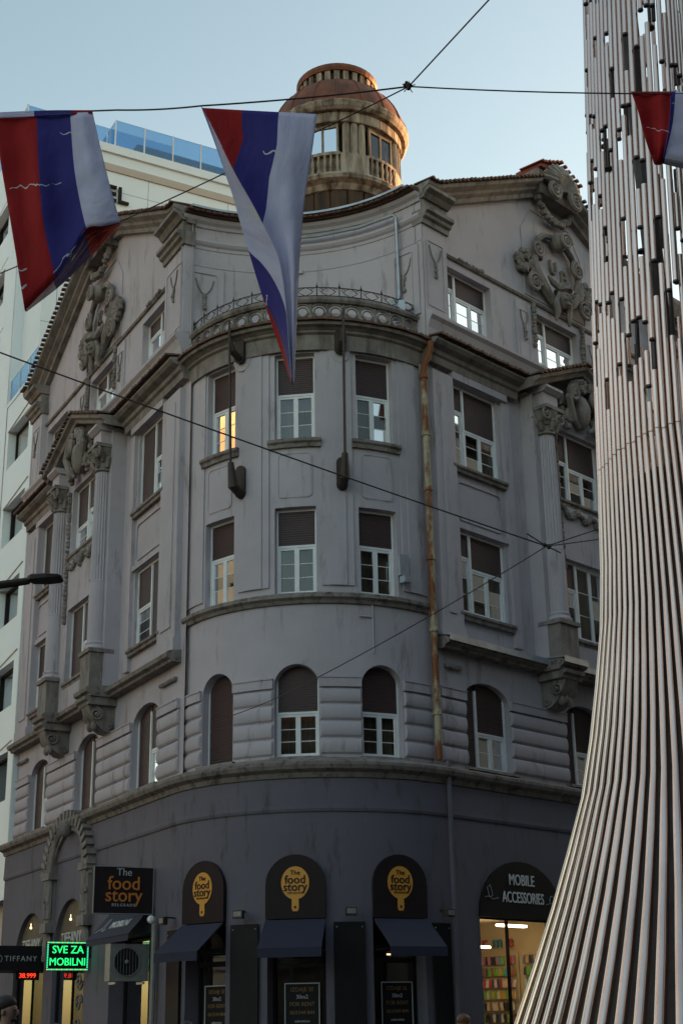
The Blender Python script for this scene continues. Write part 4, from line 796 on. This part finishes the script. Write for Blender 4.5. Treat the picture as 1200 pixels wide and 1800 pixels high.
hbox(13.02, 45, 0, 5.2, -12, -.5, 'hotel_beige', 'base_block'); hbox(13.02, 16.5, 5.2, 22.5, -10, -.9); hbox(16.5, 45, 5.2, 34.4, -14, -.9, 'hotel', 'tower_block'); hbox(14.3, 16.6, 20, 32.6, -18, -.35, 'hotel', 'side_wing')
mb = MB(); sbox(mb, HS, 16.5, 16.6, 22.5, 34.4, -1.0, .02); sbox(mb, HS, 13.0, 13.1, 5.2, 22.5, -1, 0); mb.build('wall_end', 'hotel', H)
hbox(14.2, 16.6, 32.6, 32.95, -18, -.25, 'hotel', 'roof_slab'); hbox(14.24, 14.4, 31.82, 32.12, -18, -.3, 'hotel_beige', 'beige_band'); hbox(13.0, 16.5, 22.42, 22.56, -1, .03, 'hotel', 'terrace_slab')
for a, b, z0, z1, _ in hops:
    mb = MB(); dd = -.4
    for bx in ((a, a + .1, z0, z1), (b - .1, b, z0, z1), (a + .1, b - .1, z0, z0 + .12), (a + .1, b - .1, z1 - .08, z1)): sbox(mb, HS, *bx, dd, dd + .12)
    w_ = mb.build('hotel_window', 'black', H); pm = MB(); pm.add([HS.P(a, z0, dd + .05), HS.P(b, z0, dd + .05), HS.P(b, z1, dd + .05), HS.P(a, z1, dd + .05)], [(0, 1, 2, 3)]); pm.build('hotel_pane', 'glass', w_)
    pm = MB(); sbox(pm, HS, a - .1, b + .1, z0 - .1, z1 + .1, dd - .45, dd - .4); pm.build('room_backing', 'curtain', w_)
    # splayed hood over each opening
    pm = MB(); P_ = [HS.P(a - .35, z1 + .3, .03), HS.P(b, z1 + .02, .03), HS.P(b, z1, -.3), HS.P(a - .05, z1, -.3)]; pm.box8([p - V((0, 0, .03)) for p in P_] + P_); pm.build('window_hood', 'hotel_beige', w_)
def grail(S, a, b, z0, z1, d, step=1.15):
    n = max(1, int(round(abs(b - a) / step)))
    for i in range(n):
        x0, x1 = a + (b - a) * i / n, a + (b - a) * (i + 1) / n; pm = MB(); g = .03 * (1 if b > a else -1); sbox(pm, S, x0 + g, x1 - g, z0, z1, d - .01, d + .01); pm.build('railing_glass', 'blueglass', H)
    for i in range(n + 1):
        x0 = a + (b - a) * i / n; pm = MB(); sbox(pm, S, x0 - .025, x0 + .025, z0 - .05, z1 + .02, d - .02, d + .02); pm.build('railing_post', 'frame', H)
grail(HS, 13.1, 16.4, 22.5, 23.45, -.04); SD = Flat(HS.P(14.9, 0, 0), NL, -DL)
grail(SD, -2.9, -17, 33.0, 34.35, .3); grail(HS, 14.6, 16.5, 33.0, 34.35, -2.9); hbox(15.2, 16.4, 32.9, 34.0, -17, -4.0, 'navy', 'roof_hut')
ST = Flat(HS.P(16.6, 0, 0), NL, -DL); grail(ST, .0, -6, 34.4, 35.4, -.05); grail(HS, 16.6, 22, 34.4, 35.4, -.02)
for i, zz in enumerate(list(range(23, 32, 2))):                # panel joints on the side wing
    mb = MB(); sbox(mb, Flat(HS.P(14.3, 0, 0), NL, -DL), -18, -.36, zz, zz + .025, -.01, .004); mb.build('panel_joint', 'zinc', H)
for x in (-.9, -4.2, -7.5): mb = MB(); sbox(mb, Flat(HS.P(14.3, 0, 0), NL, -DL), x, x + .025, 20, 31.8, -.01, .003); mb.build('panel_joint', 'zinc', H)
text('HOTEL', .95, Flat(HS.P(14.3, 0, 0), -NL, -DL), 1.9, 30.8, .08, 'black', H, 'hotel_lettering', .05, bold=.01)

# ------------------------------------------------------------------ other street fronts round the junction (they shade and are mirrored in the glass)
def street_house(name, lab, S, u0, u1, h, depth, nb, m='facade'):
    o = empty(name, S.P((u0 + u1) / 2, 0, -depth / 2), lab, 'building'); mb = MB(); ops_ = []; bw_ = (u1 - u0) / nb
    for i in range(nb):
        for f in range(int((h - 5) / 3.6)): ops_.append((u0 + bw_ * (i + .3), u0 + bw_ * (i + .7), 5 + 3.6 * f, 7.2 + 3.6 * f, 0))
    wall(mb, S, u0, u1, 0, h, ops_, 0, .3); mb.build('wall', m, o)
    mb = MB(); sbox(mb, S, u0, u1, 0, h, -depth, -.32); mb.build('wall_core', m, o); mb = MB(); sweep(mb, S, u0 - .2, u1 + .2, [(-.1, h - .6), (.3, h - .5), (.5, h - .1), (.5, h + .05), (-.1, h + .1)]); mb.build('cornice', 'stone', o)
    mb = MB(); sweep(mb, S, u0, u1, [(-.1, 4.2), (.2, 4.25), (.2, 4.45), (-.1, 4.5)]); mb.build('string_course', 'stone', o)
    mb = MB(); P_ = [S.P(u0 - .3, h + .05, .5), S.P(u1 + .3, h + .05, .5), S.P(u1 + .3, h + .05, -depth), S.P(u0 - .3, h + .05, -depth)]; Q_ = [S.P(u0 + 1.5, h + 2.4, -depth * .5 + .2), S.P(u1 - 1.5, h + 2.4, -depth * .5 + .2), S.P(u1 - 1.5, h + 2.4, -depth * .5 - .2), S.P(u0 + 1.5, h + 2.4, -depth * .5 - .2)]; mb.box8(P_ + Q_); mb.build('roof', 'tile', o)
    for a, b, z0, z1, _ in ops_:
        pm = MB(); sbox(pm, S, a, b, z0, z1, -.31, -.27); pm.build('window', 'black', o)
    return o
street_house('street_house', 'tall plain house front across the right-hand street', Flat(SR.P(0, 0, 15), -DR, -NR), -75, -1, 25.5, 9, 20)
street_house('street_house', 'low sand-coloured house front across the left-hand street', Flat(SL.P(0, 0, 40), -DL, -NL), -62, -31, 19, 9, 8, 'facade_sand')
street_house('street_house', 'tall sand-coloured house front across the left-hand street, unseen and raised for the window reflections', Flat(SL.P(0, 0, 40), -DL, -NL), -30.5, -4, 37, 9, 7, 'facade_sand')  # out of view, made this tall so the bay windows mirror a sunlit wall
street_house('street_house', 'broad house front closing the square behind the viewer', Flat((0, -12, 0), (-1, 0, 0), (0, 1, 0)), -34, 30, 15.5, 9, 14)
street_house('street_house', 'added unseen dark house front that darkens the right of the steel sculpture', Flat((12.5, 0, 0), (0, 1, 0), (-1, 0, 0)), -12, 17, 20, 9, 8, 'facade_dark')  # out of view, added so the tubes reflect darkness on their right
street_house('street_house', 'added unseen house front blocking low sun at the far end of the right-hand street', Flat(SR.P(112, 0, 4), NR, -DR), -30, 22, 36, 8, 12)  # out of view, added and raised to keep low sun off the right wing
street_house('street_house', 'neighbour house adjoining the right wing of the corner building', Flat(SR.P(0, 0, -.2), DR, NR), 11.75, 34, 22.5, 7, 6, 'plaster')

# ------------------------------------------------------------------ tubular steel sculpture
CX, CY = 3.6, 14.6
sc_tab = [(0, 3.8), (1.5, 2.81), (2.05, 2.486), (2.61, 2.182), (3.18, 1.891), (3.75, 1.629), (4.35, 1.439), (4.95, 1.287), (5.57, 1.159), (6.22, 1.079), (7.36, 1.0), (8.99, .9), (10.7, .78), (12.42, .66), (13.8, .545), (15.5, .43)]
def sc(z):
    for (z0, s0), (z1, s1) in zip(sc_tab, sc_tab[1:]):
        if z <= z1: return s0 + (s1 - s0) * (z - z0) / (z1 - z0)
    return sc_tab[-1][1]
plan = []
for k in range(17):                                            # one quarter of the lens-shaped ring of tubes
    t = k / 16; plan.append(((1 - t) ** 2 * -.66 + 2 * t * (1 - t) * -.56, (1 - t) ** 2 * .35 + 2 * t * (1 - t) * -.72 + t * t * -1.01))
plan += [(-x, y) for x, y in reversed(plan[:-1])]; plan += [(x, .7 - y) for x, y in reversed(plan[1:-1])]
SCU = empty('steel_sculpture', (CX, CY, 0), 'tall flared sculpture of bundled steel tubes, cut at uneven heights', 'sculpture')
def spt(i, z, k=1.0):
    x, y = plan[i]; s = sc(z); lean = 0
    if z > 7.36: lean = (1 - s) * .62; s = 1 - .12 * (1 - s)
    return V((CX + lean + x * s * k, CY + y * s * k, z))
TR = .027
for i in range(len(plan)):
    zt = 7.36 + random.uniform(-.02, .02)
    zs = [0, .5, 1.0, 1.5, 2.05, 2.61, 3.18, 3.75, 4.35, 4.95, 5.57, 6.22, 6.8, zt]; rr = [TR * (2.3 if z < 1 else 2.1 if z < 2.2 else 1.8 if z < 3.5 else 1.4 if z < 5 else 1.08) for z in zs]
    mb = MB(); mb.tube([spt(i, z) for z in zs], rr, 10); mb.build('steel_tube', 'steel', SCU, smooth=True)
    z = zt + .01; first = True
    if plan[i][1] > .4 and i % 2 and random.random() < .9: continue
    while z < 15.2:                                           # upper lengths with gaps between them
        l = random.uniform(.25, 2.2) if first else random.choice([.5, .9, 1.5, 2.3]) * random.uniform(.8, 1.2)
        z1 = min(z + l, 15.4); mb = MB(); n = max(2, int((z1 - z) / .9) + 1)
        mb.tube([spt(i, z + (z1 - z) * k / (n - 1)) for k in range(n)], TR * 1.12, 10); tb = mb.build('steel_tube', 'steel', SCU, smooth=True)
        if not first:
            c = spt(i, z); mb = MB(); mb.lathe([(.004, -.012), (TR * 1.25, -.012), (TR * 1.25, .012), (.004, .012)], c, 10); mb.build('tube_cap', 'steeldark', tb)
        first = False; z = z1 + random.uniform(.12, .7)
for i in range(0, len(plan), 4):                              # sparse inner layer and cross plates
    z = 7.0 + random.uniform(0, 1.5)
    while z < 15:
        l = random.uniform(.6, 1.8); mb = MB(); mb.tube([spt(i, z, .72), spt(i, min(z + l, 15.3), .72)], TR * .9, 7); mb.build('inner_tube', 'steeldark', SCU, smooth=True); z += l + random.uniform(1.2, 3.0)
for k in range(24):
    i = random.randrange(len(plan)); z = random.uniform(7.6, 15); c = spt(i, z, random.uniform(.7, .93)); mb = MB(); mb.lathe([(.005, 0), (.06, .0), (.06, .02), (.005, .02)], c, 12); mb.build('tube_cap', 'steeldark', SCU)
mb = MB(); mb.lathe([(.12, 0), (.12, 14.9), (.01, 14.95)], (CX + .1, CY, 0), 12); mb.build('core_mast', 'steeldark', SCU)
mb = MB(); mb.loft([[spt(i, z, .86) for i in range(len(plan))] for z in (0, 1.5, 2.61, 3.75, 4.95, 6.22, 7.0)]); mb.build('shade_liner', 'steeldark', SCU)  # added dark sheet standing in for the shade between the tubes
mb = MB(); mb.lathe([(2.9, -.02), (2.9, .1), (.5, .12)], (CX, CY, 0), 40); mb.build('base_plate', 'steeldark', SCU)

# ------------------------------------------------------------------ flags, wires
def at(x, y, Y):
    d = fw + r2 * ((x - 600) / 2490) - u2 * ((y - 900) / 2490); t = Y / d.y; return V((0, 0, 1.5)) + d * t
def cloth_mat(name, stops):
    m = bpy.data.materials.new(name); m.use_nodes = True; t = m.node_tree; b = t.nodes['Principled BSDF']; b.inputs['Roughness'].default_value = .75; b.inputs['Specular IOR Level'].default_value = .25
    uv = t.nodes.new('ShaderNodeUVMap'); uv.uv_map = 'UVMap'; sp = t.nodes.new('ShaderNodeSeparateXYZ'); r = t.nodes.new('ShaderNodeValToRGB'); r.color_ramp.interpolation = 'CONSTANT'
    r.color_ramp.elements[0].color = (*stops[0][1], 1); r.color_ramp.elements[0].position = 0
    r.color_ramp.elements[1].color = (*stops[1][1], 1); r.color_ramp.elements[1].position = stops[1][0]
    for p, c in stops[2:]: e = r.color_ramp.elements.new(p); e.color = (*c, 1)
    n = t.nodes.new('ShaderNodeTexNoise'); n.inputs['Scale'].default_value = 5; n.inputs['Detail'].default_value = 5; mx = t.nodes.new('ShaderNodeMix'); mx.data_type = 'RGBA'; mx.blend_type = 'MULTIPLY'; mx.inputs['Factor'].default_value = .35
    cr = t.nodes.new('ShaderNodeTexVoronoi'); cr.feature = 'DISTANCE_TO_EDGE'; cr.inputs['Scale'].default_value = 1.3; mp = t.nodes.new('ShaderNodeMapping'); mp.inputs['Scale'].default_value = (.55, 2.6, 1)
    lt = t.nodes.new('ShaderNodeMath'); lt.operation = 'LESS_THAN'; lt.inputs[1].default_value = .010; m2 = t.nodes.new('ShaderNodeMix'); m2.data_type = 'RGBA'; m2.inputs['B'].default_value = (.6, .57, .57, 1)
    nz = t.nodes.new('ShaderNodeTexNoise'); nz.inputs['Scale'].default_value = 2.2; g = t.nodes.new('ShaderNodeMath'); g.operation = 'GREATER_THAN'; g.inputs[1].default_value = .50; ml = t.nodes.new('ShaderNodeMath'); ml.operation = 'MULTIPLY'
    L = t.links.new; L(uv.outputs[0], sp.inputs[0]); L(sp.outputs[0], r.inputs[0]); L(uv.outputs[0], n.inputs['Vector']); dn = t.nodes.new('ShaderNodeTexNoise'); dn.inputs['Scale'].default_value = 9; va = t.nodes.new('ShaderNodeVectorMath'); va.operation = 'MULTIPLY_ADD'; va.inputs[1].default_value = (.10, .10, 0); L(uv.outputs[0], dn.inputs['Vector']); L(dn.outputs['Color'], va.inputs[0]); L(uv.outputs[0], va.inputs[2]); L(va.outputs[0], mp.inputs[0]); L(mp.outputs[0], cr.inputs['Vector']); L(cr.outputs['Distance'], lt.inputs[0]); L(uv.outputs[0], nz.inputs['Vector']); L(nz.outputs['Fac'], g.inputs[0]); L(lt.outputs[0], ml.inputs[0]); L(g.outputs[0], ml.inputs[1])
    L(r.outputs[0], mx.inputs['A']); L(n.outputs['Fac'], mx.inputs['B']); L(mx.outputs['Result'], m2.inputs['A']); L(ml.outputs[0], m2.inputs['Factor']); L(m2.outputs['Result'], b.inputs['Base Color'])
    bp = t.nodes.new('ShaderNodeBump'); bp.inputs['Strength'].default_value = .55; bp.inputs['Distance'].default_value = .06; L(n.outputs['Fac'], bp.inputs['Height']); L(bp.outputs[0], b.inputs['Normal'])
    return m
RED, BLUE, WHITE = (.42, .010, .010), (.05, .036, .24), (.68, .63, .82)
M['flag'] = cloth_mat('flag', [(0, RED), (.345, BLUE), (.665, WHITE)])
def flag(grids, Y, label, ripple=.05, sub=5, name='flag'):
    """every grid: rows of (pixel x, pixel y, depth offset, stripe position), refined and rippled into one cloth"""
    def cat(p, t):                                            # Catmull-Rom through a list of points
        k = min(int(t), len(p) - 2); f = t - k; a = p[max(k - 1, 0)]; b = p[k]; c = p[k + 1]; d = p[min(k + 2, len(p) - 1)]
        return b * 1.0 + (c - a) * (.5 * f) + (a * 2 - b * 5 + c * 4 - d) * (.5 * f * f) + (b * 3 - a - c * 3 + d) * (.5 * f ** 3)
    vs, uv, fs = [], [], []; o3 = at(grids[0][0][0][0], grids[0][0][0][1], Y)
    for gi, grid in enumerate(grids):
        R_, C_ = len(grid), len(grid[0]); NR_, NC_ = (R_ - 1) * sub + 1, (C_ - 1) * sub + 1; base = len(vs)
        pts = [[at(q[0], q[1], Y + q[2]) for q in r] for r in grid]; ss = [[V((q[3] if len(q) > 3 else c / (C_ - 1), 0, 0)) for c, q in enumerate(r)] for r in grid]
        for i in range(NR_):
            row = [cat([pts[r][c] for r in range(R_)], i / sub) for c in range(C_)]; rs = []
            for c in range(C_):
                k = min(int(i / sub), R_ - 2); f = i / sub - k; rs.append(ss[k][c].x * (1 - f) + ss[k + 1][c].x * f)
            for j in range(NC_):
                p = cat(row, j / sub); k = min(int(j / sub), C_ - 2); f = j / sub - k; s_ = rs[k] * (1 - f) + rs[k + 1] * f; t = i / (NR_ - 1)
                if gi == 0: p.y += ripple * t * (1 - t) * 2 * (sin(9 * s_ + 3 * t) + .5 * sin(23 * s_ - 7 * t) + .3 * sin(17 * t + 5 * s_))
                vs.append(p - o3); uv.append((min(max(s_, .001), .999), t + gi * 2))
        fs += [(base + i * NC_ + j, base + i * NC_ + j + 1, base + (i + 1) * NC_ + j + 1, base + (i + 1) * NC_ + j) for i in range(NR_ - 1) for j in range(NC_ - 1)]
    me = bpy.data.meshes.new(name); me.from_pydata(vs, [], fs); ul = me.uv_layers.new(name='UVMap')
    for lp in me.loops: ul.data[lp.index].uv = uv[lp.vertex_index]
    me.materials.append(M['flag'])
    bm = bmesh.new(); bm.from_mesh(me); bmesh.ops.remove_doubles(bm, verts=bm.verts, dist=.0005); bm.to_mesh(me); bm.free()
    for p in me.polygons: p.use_smooth = True
    o = bpy.data.objects.new(name, me); col.objects.link(o); o.location = o3; md = o.modifiers.new('thick', 'SOLIDIFY'); md.thickness = .004
    return tag(o, label, 'flag', 'flags hung on the overhead wire')
# left flag: front, underside folded up along the lower diagonal, hem over the wire
crease = [(44, 546, 0), (70, 518, .03), (95, 492, 0), (125, 447, .03), (152, 402, 0), (182, 397, -.04), (212, 391, 0)]
flag([[[(-8, 206, 0), (30, 205, .02), (62, 203, 0), (95, 201, .02), (124, 199, 0), (146, 198, -.03), (163, 197, 0)],
       [(2, 290, 0), (36, 290, .05), (66, 288, .0), (98, 286, .06), (129, 283, .0), (155, 280, -.06), (181, 276, 0)],
       [(20, 400, -.02), (48, 402, .05), (76, 400, 0), (106, 385, .06), (140, 350, 0), (168, 345, -.06), (197, 340, 0)],
       crease],
      [[q + (1 - i / 6,) for i, q in enumerate(crease)],
       [(46, 548, .12, 1), (78, 524, .2, .83), (108, 500, .26, .6), (140, 470, .32, .42), (170, 440, .36, .3), (192, 416, .38, .15), (211, 396, .38, .05)]],
      [[(-8, 198, -.015, 1), (60, 195, -.015, .67), (100, 194, -.015, .5), (130, 194, -.015, .33), (163, 194, -.015, .05)], [(-8, 208, -.02, 1), (60, 205, -.02, .67), (100, 203, -.02, .5), (130, 201, -.02, .33), (163, 199, -.02, .05)]]],
     12, 'red blue white striped flag hanging creased with its lower corner folded up', .05)
# middle flag: front narrowing along a diagonal fold, reverse side wrapped over on the left
fold = [(356, 190), (381, 240), (412, 303), (440, 352), (464, 398), (490, 455), (500, 520), (506, 590), (513, 676)]
sl_ = [0, .10, .36, .52, .68, .8, .86, .92, .97]
right = [(557, 201), (549, 262), (540, 318), (534, 362), (530, 405), (526, 460), (523, 520), (520, 590), (516, 678)]
outer = [(354, 187), (373, 238), (394, 300), (410, 348), (424, 398), (440, 452), (460, 518), (484, 590), (512, 674)]
g0 = []; g1 = []
for (fx, fy), s0, (rx, ry), (ox, oy) in zip(fold, sl_, right, outer):
    k = min(1, (fx - 354) / 150)
    g0.append([(fx + (rx - fx) * t, fy + (ry - fy) * t, -.10 * k * (1 - t) + (.05 * sin(t * 6.3) if k > .05 else .02 * sin(t * 9)), s0 + (1 - s0) * t) for t in (0, .2, .4, .6, .8, 1)])
    q = max(0, (fy - 400) / 280)
    g1.append([(fx + (ox - fx) * t, fy + (oy - fy) * t, -.10 * k + .25 * k * t + .03 * sin(3 * t), (.97 - .55 * q) - (.12 + .28 * min(1, q * 2.2)) * t) for t in (0, .35, .7, 1)])
flag([g0, g1], 11.5, 'red blue white striped flag twisted down to a point', .02)
flag([[[(1108, 161, 0, 0), (1135, 161, .02, .12), (1160, 161, 0, .24), (1176, 161, .02, .33), (1181, 161, 0, .4), (1184, 161, 0, .66), (1240, 162, 0, .8), (1310, 162, 0, 1)],
       [(1122, 200, .0, 0), (1144, 206, .05, .12), (1162, 210, 0, .24), (1174, 212, .02, .33), (1177, 213, .0, .4), (1180, 213, 0, .66), (1232, 218, 0, .8), (1300, 224, 0, 1)],
       [(1136, 250, -.02, 0), (1148, 258, .05, .12), (1158, 264, 0, .24), (1166, 266, .03, .33), (1168, 267, 0, .34), (1170, 268, 0, .67), (1222, 276, 0, .8), (1296, 288, 0, 1)],
       [(1149, 289, .0, 0), (1152, 290, .05, .12), (1156, 290, .08, .24), (1161, 289, .1, .3), (1163, 288, .1, .34), (1166, 288, .1, .67), (1215, 300, .1, .8), (1290, 316, .1, 1)]]], 11.5, 'red and white flag end hanging in front of the steel tubes', .03)
def wire(name, pts, r, label, m='iron'):
    mb = MB(); mb.tube(pts, r, 6); o = mb.build(name, m, org=pts[0]); return tag(o, label, 'cable')
def sag(p, q, s=.0, n=10): p, q = V(p), V(q); return [p + (q - p) * (i / n) - V((0, 0, s * 4 * (i / n) * (1 - i / n))) for i in range(n + 1)]
KN = at(718, 152, 11.5)
wire('overhead_cable', sag(at(-260, 222, 12.6), at(163, 195, 12), .03) + sag(at(190, 193, 11.9), at(354, 186, 11.5), .02)[1:] + sag(at(354, 186, 11.5), KN, .02)[1:], .009, 'dark cable carrying the striped flags from the left to the cable knot')
wire('overhead_cable', sag(KN, at(1340, 163, 11.5), .04), .0075, 'dark cable running from the knot past the steel tubes')
wire('overhead_cable', sag(KN, at(960, -110, 9.5), .0), .0075, 'dark cable rising steeply from the knot out of view')
wire('overhead_cable', sag(KN, at(392, 306, 12.4), .02) + sag(at(392, 306, 12.4), at(-150, 540, 15), .05)[1:], .0075, 'dark cable slanting from the knot behind the twisted flag')
mb = MB(); beads(mb, [KN + V((random.uniform(-.04, .04), 0, random.uniform(-.04, .04))) for k in range(7)], .022); 
for a in (.4, 1.5, 2.6, 4.0, 5.2): mb.tube([KN, KN + V((.07 * cos(a), .01, .07 * sin(a)))], .005, 4)
tag(mb.build('cable_knot', 'iron', org=KN), 'knotted cable joint with loose wire ends above the cupola', 'cable joint')
K2 = at(960, 960, 22)
wire('overhead_cable', sag(at(-200, 545, 18), K2, .05, 16), .012, 'dark cable crossing the rounded bay from upper left')
wire('overhead_cable', sag(K2, at(1330, 830, 20), .02), .010, 'dark cable rising from the small knot towards the steel tubes')
wire('overhead_cable', sag(K2, at(1330, 905, 20), .02), .009, 'thin cable leaving the small knot almost level')
wire('overhead_cable', sag(K2, at(560, 1190, 25.5), .05) + sag(at(560, 1190, 25.5), SB.P(rad(-33) * RB, 7.9, .15), .05)[1:], .009, 'thin cable slanting down across the bay to the arched windows')
mb = MB(); beads(mb, [K2 + V((random.uniform(-.06, .06), 0, random.uniform(-.03, .03))) for k in range(6)], .03); mb.tube([at(925, 938, 22), K2, at(985, 972, 22)], .012, 5); tag(mb.build('cable_knot', 'iron', org=K2), 'small knotted cable joint beside the fluted column', 'cable joint')
# street lamp arm entering on the left
o = empty('street_lamp', at(-160, 1805, 10) * 1.0, 'dark flat street lamp head on an arm at the left edge', 'street lamp'); bx_ = V((at(-160, 1040, 10).x, 10, 0)); o.location = bx_; WORG[o.name] = bx_
mb = MB(); mb.tube([bx_, bx_ + V((0, 0, 4.4)), at(-150, 1040, 10)], [.08, .06, .05], 8); mb.build('lamp_pole', 'iron', o); mb = MB(); mb.tube([at(-152, 1040, 10), at(-40, 1034, 10), at(52, 1021, 10)], [.045, .035, .028], 8); mb.build('lamp_arm', 'iron', o)
mb = MB(); c0, c1 = at(50, 1018, 10), at(110, 1016, 10); X_ = (c1 - c0).normalized(); Y_ = V((0, 1, 0)); Z_ = X_.cross(Y_); rings = []
for t, wy, hz in ((0, .03, .02), (.12, .07, .028), (.6, .09, .026), (.92, .08, .018), (1, .05, .01)): p = c0 + (c1 - c0) * t; rings.append([p + Y_ * (wy * a) + Z_ * (hz * b) for a, b in ((-1, -.7), (1, -.7), (1, .4), (.6, 1), (-.6, 1), (-1, .4))])
mb.loft(rings); mb.build('lamp_head', 'iron', o)

# ------------------------------------------------------------------ people at the lower edge
def person(x, y, h, face, label, hair='hair', beard=False, seed=1):
    o = empty('person', (x, y, 0), label, 'person'); o.rotation_euler = (0, 0, face); k = h / 1.8
    V_ = {'pel': (0, 0, .98), 'bel': (0, .0, 1.14), 'che': (0, -.01, 1.34), 'nek': (0, 0, 1.5), 'nk2': (0, -.01, 1.58), 'hea': (0, -.02, 1.66), 'top': (0, -.005, 1.735)}
    E_ = [('pel', 'bel'), ('bel', 'che'), ('che', 'nek'), ('nek', 'nk2'), ('nk2', 'hea'), ('hea', 'top')]; R_ = {'pel': (.16, .12), 'bel': (.15, .11), 'che': (.18, .125), 'nek': (.07, .07), 'nk2': (.06, .062), 'hea': (.078, .098), 'top': (.066, .082)}
    for s, n in ((-1, 'l'), (1, 'r')):
        V_.update({'hp' + n: (s * .1, 0, .92), 'kn' + n: (s * .11, -.03 * s, .5), 'an' + n: (s * .11, .03, .09), 'to' + n: (s * .12, -.16, .04), 'sh' + n: (s * .19, 0, 1.42), 'el' + n: (s * .25, .03, 1.14), 'wr' + n: (s * .25, -.06, .9), 'ha' + n: (s * .245, -.09, .82)})
        E_ += [('pel', 'hp' + n), ('hp' + n, 'kn' + n), ('kn' + n, 'an' + n), ('an' + n, 'to' + n), ('che', 'sh' + n), ('sh' + n, 'el' + n), ('el' + n, 'wr' + n), ('wr' + n, 'ha' + n)]
        R_.update({'hp' + n: (.095, .1), 'kn' + n: (.065, .07), 'an' + n: (.045, .05), 'to' + n: (.045, .03), 'sh' + n: (.065, .07), 'el' + n: (.045, .047), 'wr' + n: (.03, .033), 'ha' + n: (.04, .02)})
        for q in range(5):
            fx = s * (.245 + (.0 if q else -.02)); nm = 'f%d' % q + n; V_[nm] = (s * .245 + (q - 2) * .002, -.085 - (q - 2) * .018 if q else -.13, .77 if q else .80); V_[nm + 't'] = (s * .24, V_[nm][1] - .005, (.71 + abs(q - 2.5) * .008) if q else .76)
            E_ += [('ha' + n, nm), (nm, nm + 't')]; R_[nm] = (.009, .009); R_[nm + 't'] = (.007, .007)
    keys = list(V_); me = bpy.data.meshes.new('body'); me.from_pydata([V(V_[q]) * k for q in keys], [(keys.index(a), keys.index(b)) for a, b in E_], [])
    t = bpy.data.objects.new('tmp', me); col.objects.link(t); t.modifiers.new('skin', 'SKIN'); t.modifiers.new('sub', 'SUBSURF').levels = 2
    for i, q in enumerate(keys): sv = me.skin_vertices[0].data[i]; sv.radius = (R_[q][0] * k, R_[q][1] * k); sv.use_root = (q == 'pel')
    dg = bpy.context.evaluated_depsgraph_get(); bm_ = bpy.data.meshes.new_from_object(t.evaluated_get(dg)); bpy.data.objects.remove(t); bm_.materials.clear(); bm_.materials.append(M['skin'])
    for p in bm_.polygons: p.use_smooth = True
    b = bpy.data.objects.new('body', bm_); col.objects.link(b); b.parent = o; WORG[b.name] = V((0, 0, 0))
    def part(nm, m, mbx): 
        q = mbx.build(nm, m, org=(0, 0, 0)); q.location = (0, 0, 0); q.parent = o
        for p in q.data.polygons: p.use_smooth = True
    # clothes: body faces pushed outward
    for nm, lo, hi, off, m in (('jacket', .86, 1.5, .022, 'coat'), ('trousers', .1, .9, .012, 'coat')):
        c = bmesh.new(); c.from_mesh(bm_); c.normal_update(); dl = [f for f in c.faces if not (lo * k < f.calc_center_median().z < hi * k) or (nm == 'trousers' and abs(f.calc_center_median().x) > .2 * k)]
        bmesh.ops.delete(c, geom=dl, context='FACES'); 
        for v in c.verts: v.co += v.normal * off
        mm = bpy.data.meshes.new(nm); c.to_mesh(mm); c.free(); mm.materials.clear(); mm.materials.append(M[m]); q = bpy.data.objects.new(nm, mm); col.objects.link(q); q.parent = o
    hb = MB(); hb.ell(V((0, .022, 1.73)) * k, .088 * k, .110 * k, .078 * k, nu=16, nv=10); hb.ell(V((0, .06, 1.655)) * k, .075 * k, .06 * k, .085 * k, nu=12, nv=8)
    if hair != 'hair': hb.ell(V((0, .06, 1.56)) * k, .085 * k, .06 * k, .16 * k, nu=12, nv=8)
    part('hair', hair, hb); fb = MB(); fb.ell(V((0, -.108, 1.648)) * k, .012 * k, .02 * k, .026 * k)
    part('nose', 'skin', fb)
    for s in (-1, 1): fb = MB(); fb.ell(V((s * .08, .0, 1.65)) * k, .012 * k, .02 * k, .032 * k); part('ear', 'skin', fb)
    for s in (-1, 1): eb = MB(); eb.ell(V((s * .032, -.1, 1.67)) * k, .012 * k, .008 * k, .008 * k); part('eye', 'hair', eb)
    eb = MB()
    if beard:
        eb.ell(V((0, -.066, 1.59)) * k, .042 * k, .04 * k, .028 * k); part('beard', 'hair', eb)
    return o
p_ = at(14, 1760, 14); person(p_.x, p_.y, 1.83, rad(75), 'man in dark coat walking past the TIFFANY window, seen in profile', 'hair', True)
p_ = at(100, 1795, 17); person(p_.x, p_.y, 1.59, rad(200), 'dark-haired person passing below the green LED sign')
p_ = at(330, 1793, 19); person(p_.x, p_.y, 1.6, rad(170), 'dark-haired person passing in front of the left black board')
p_ = at(815, 1788, 18); person(p_.x, p_.y, 1.62, rad(150), 'ginger-haired person beside the lit phone accessories shop', 'hairginger')
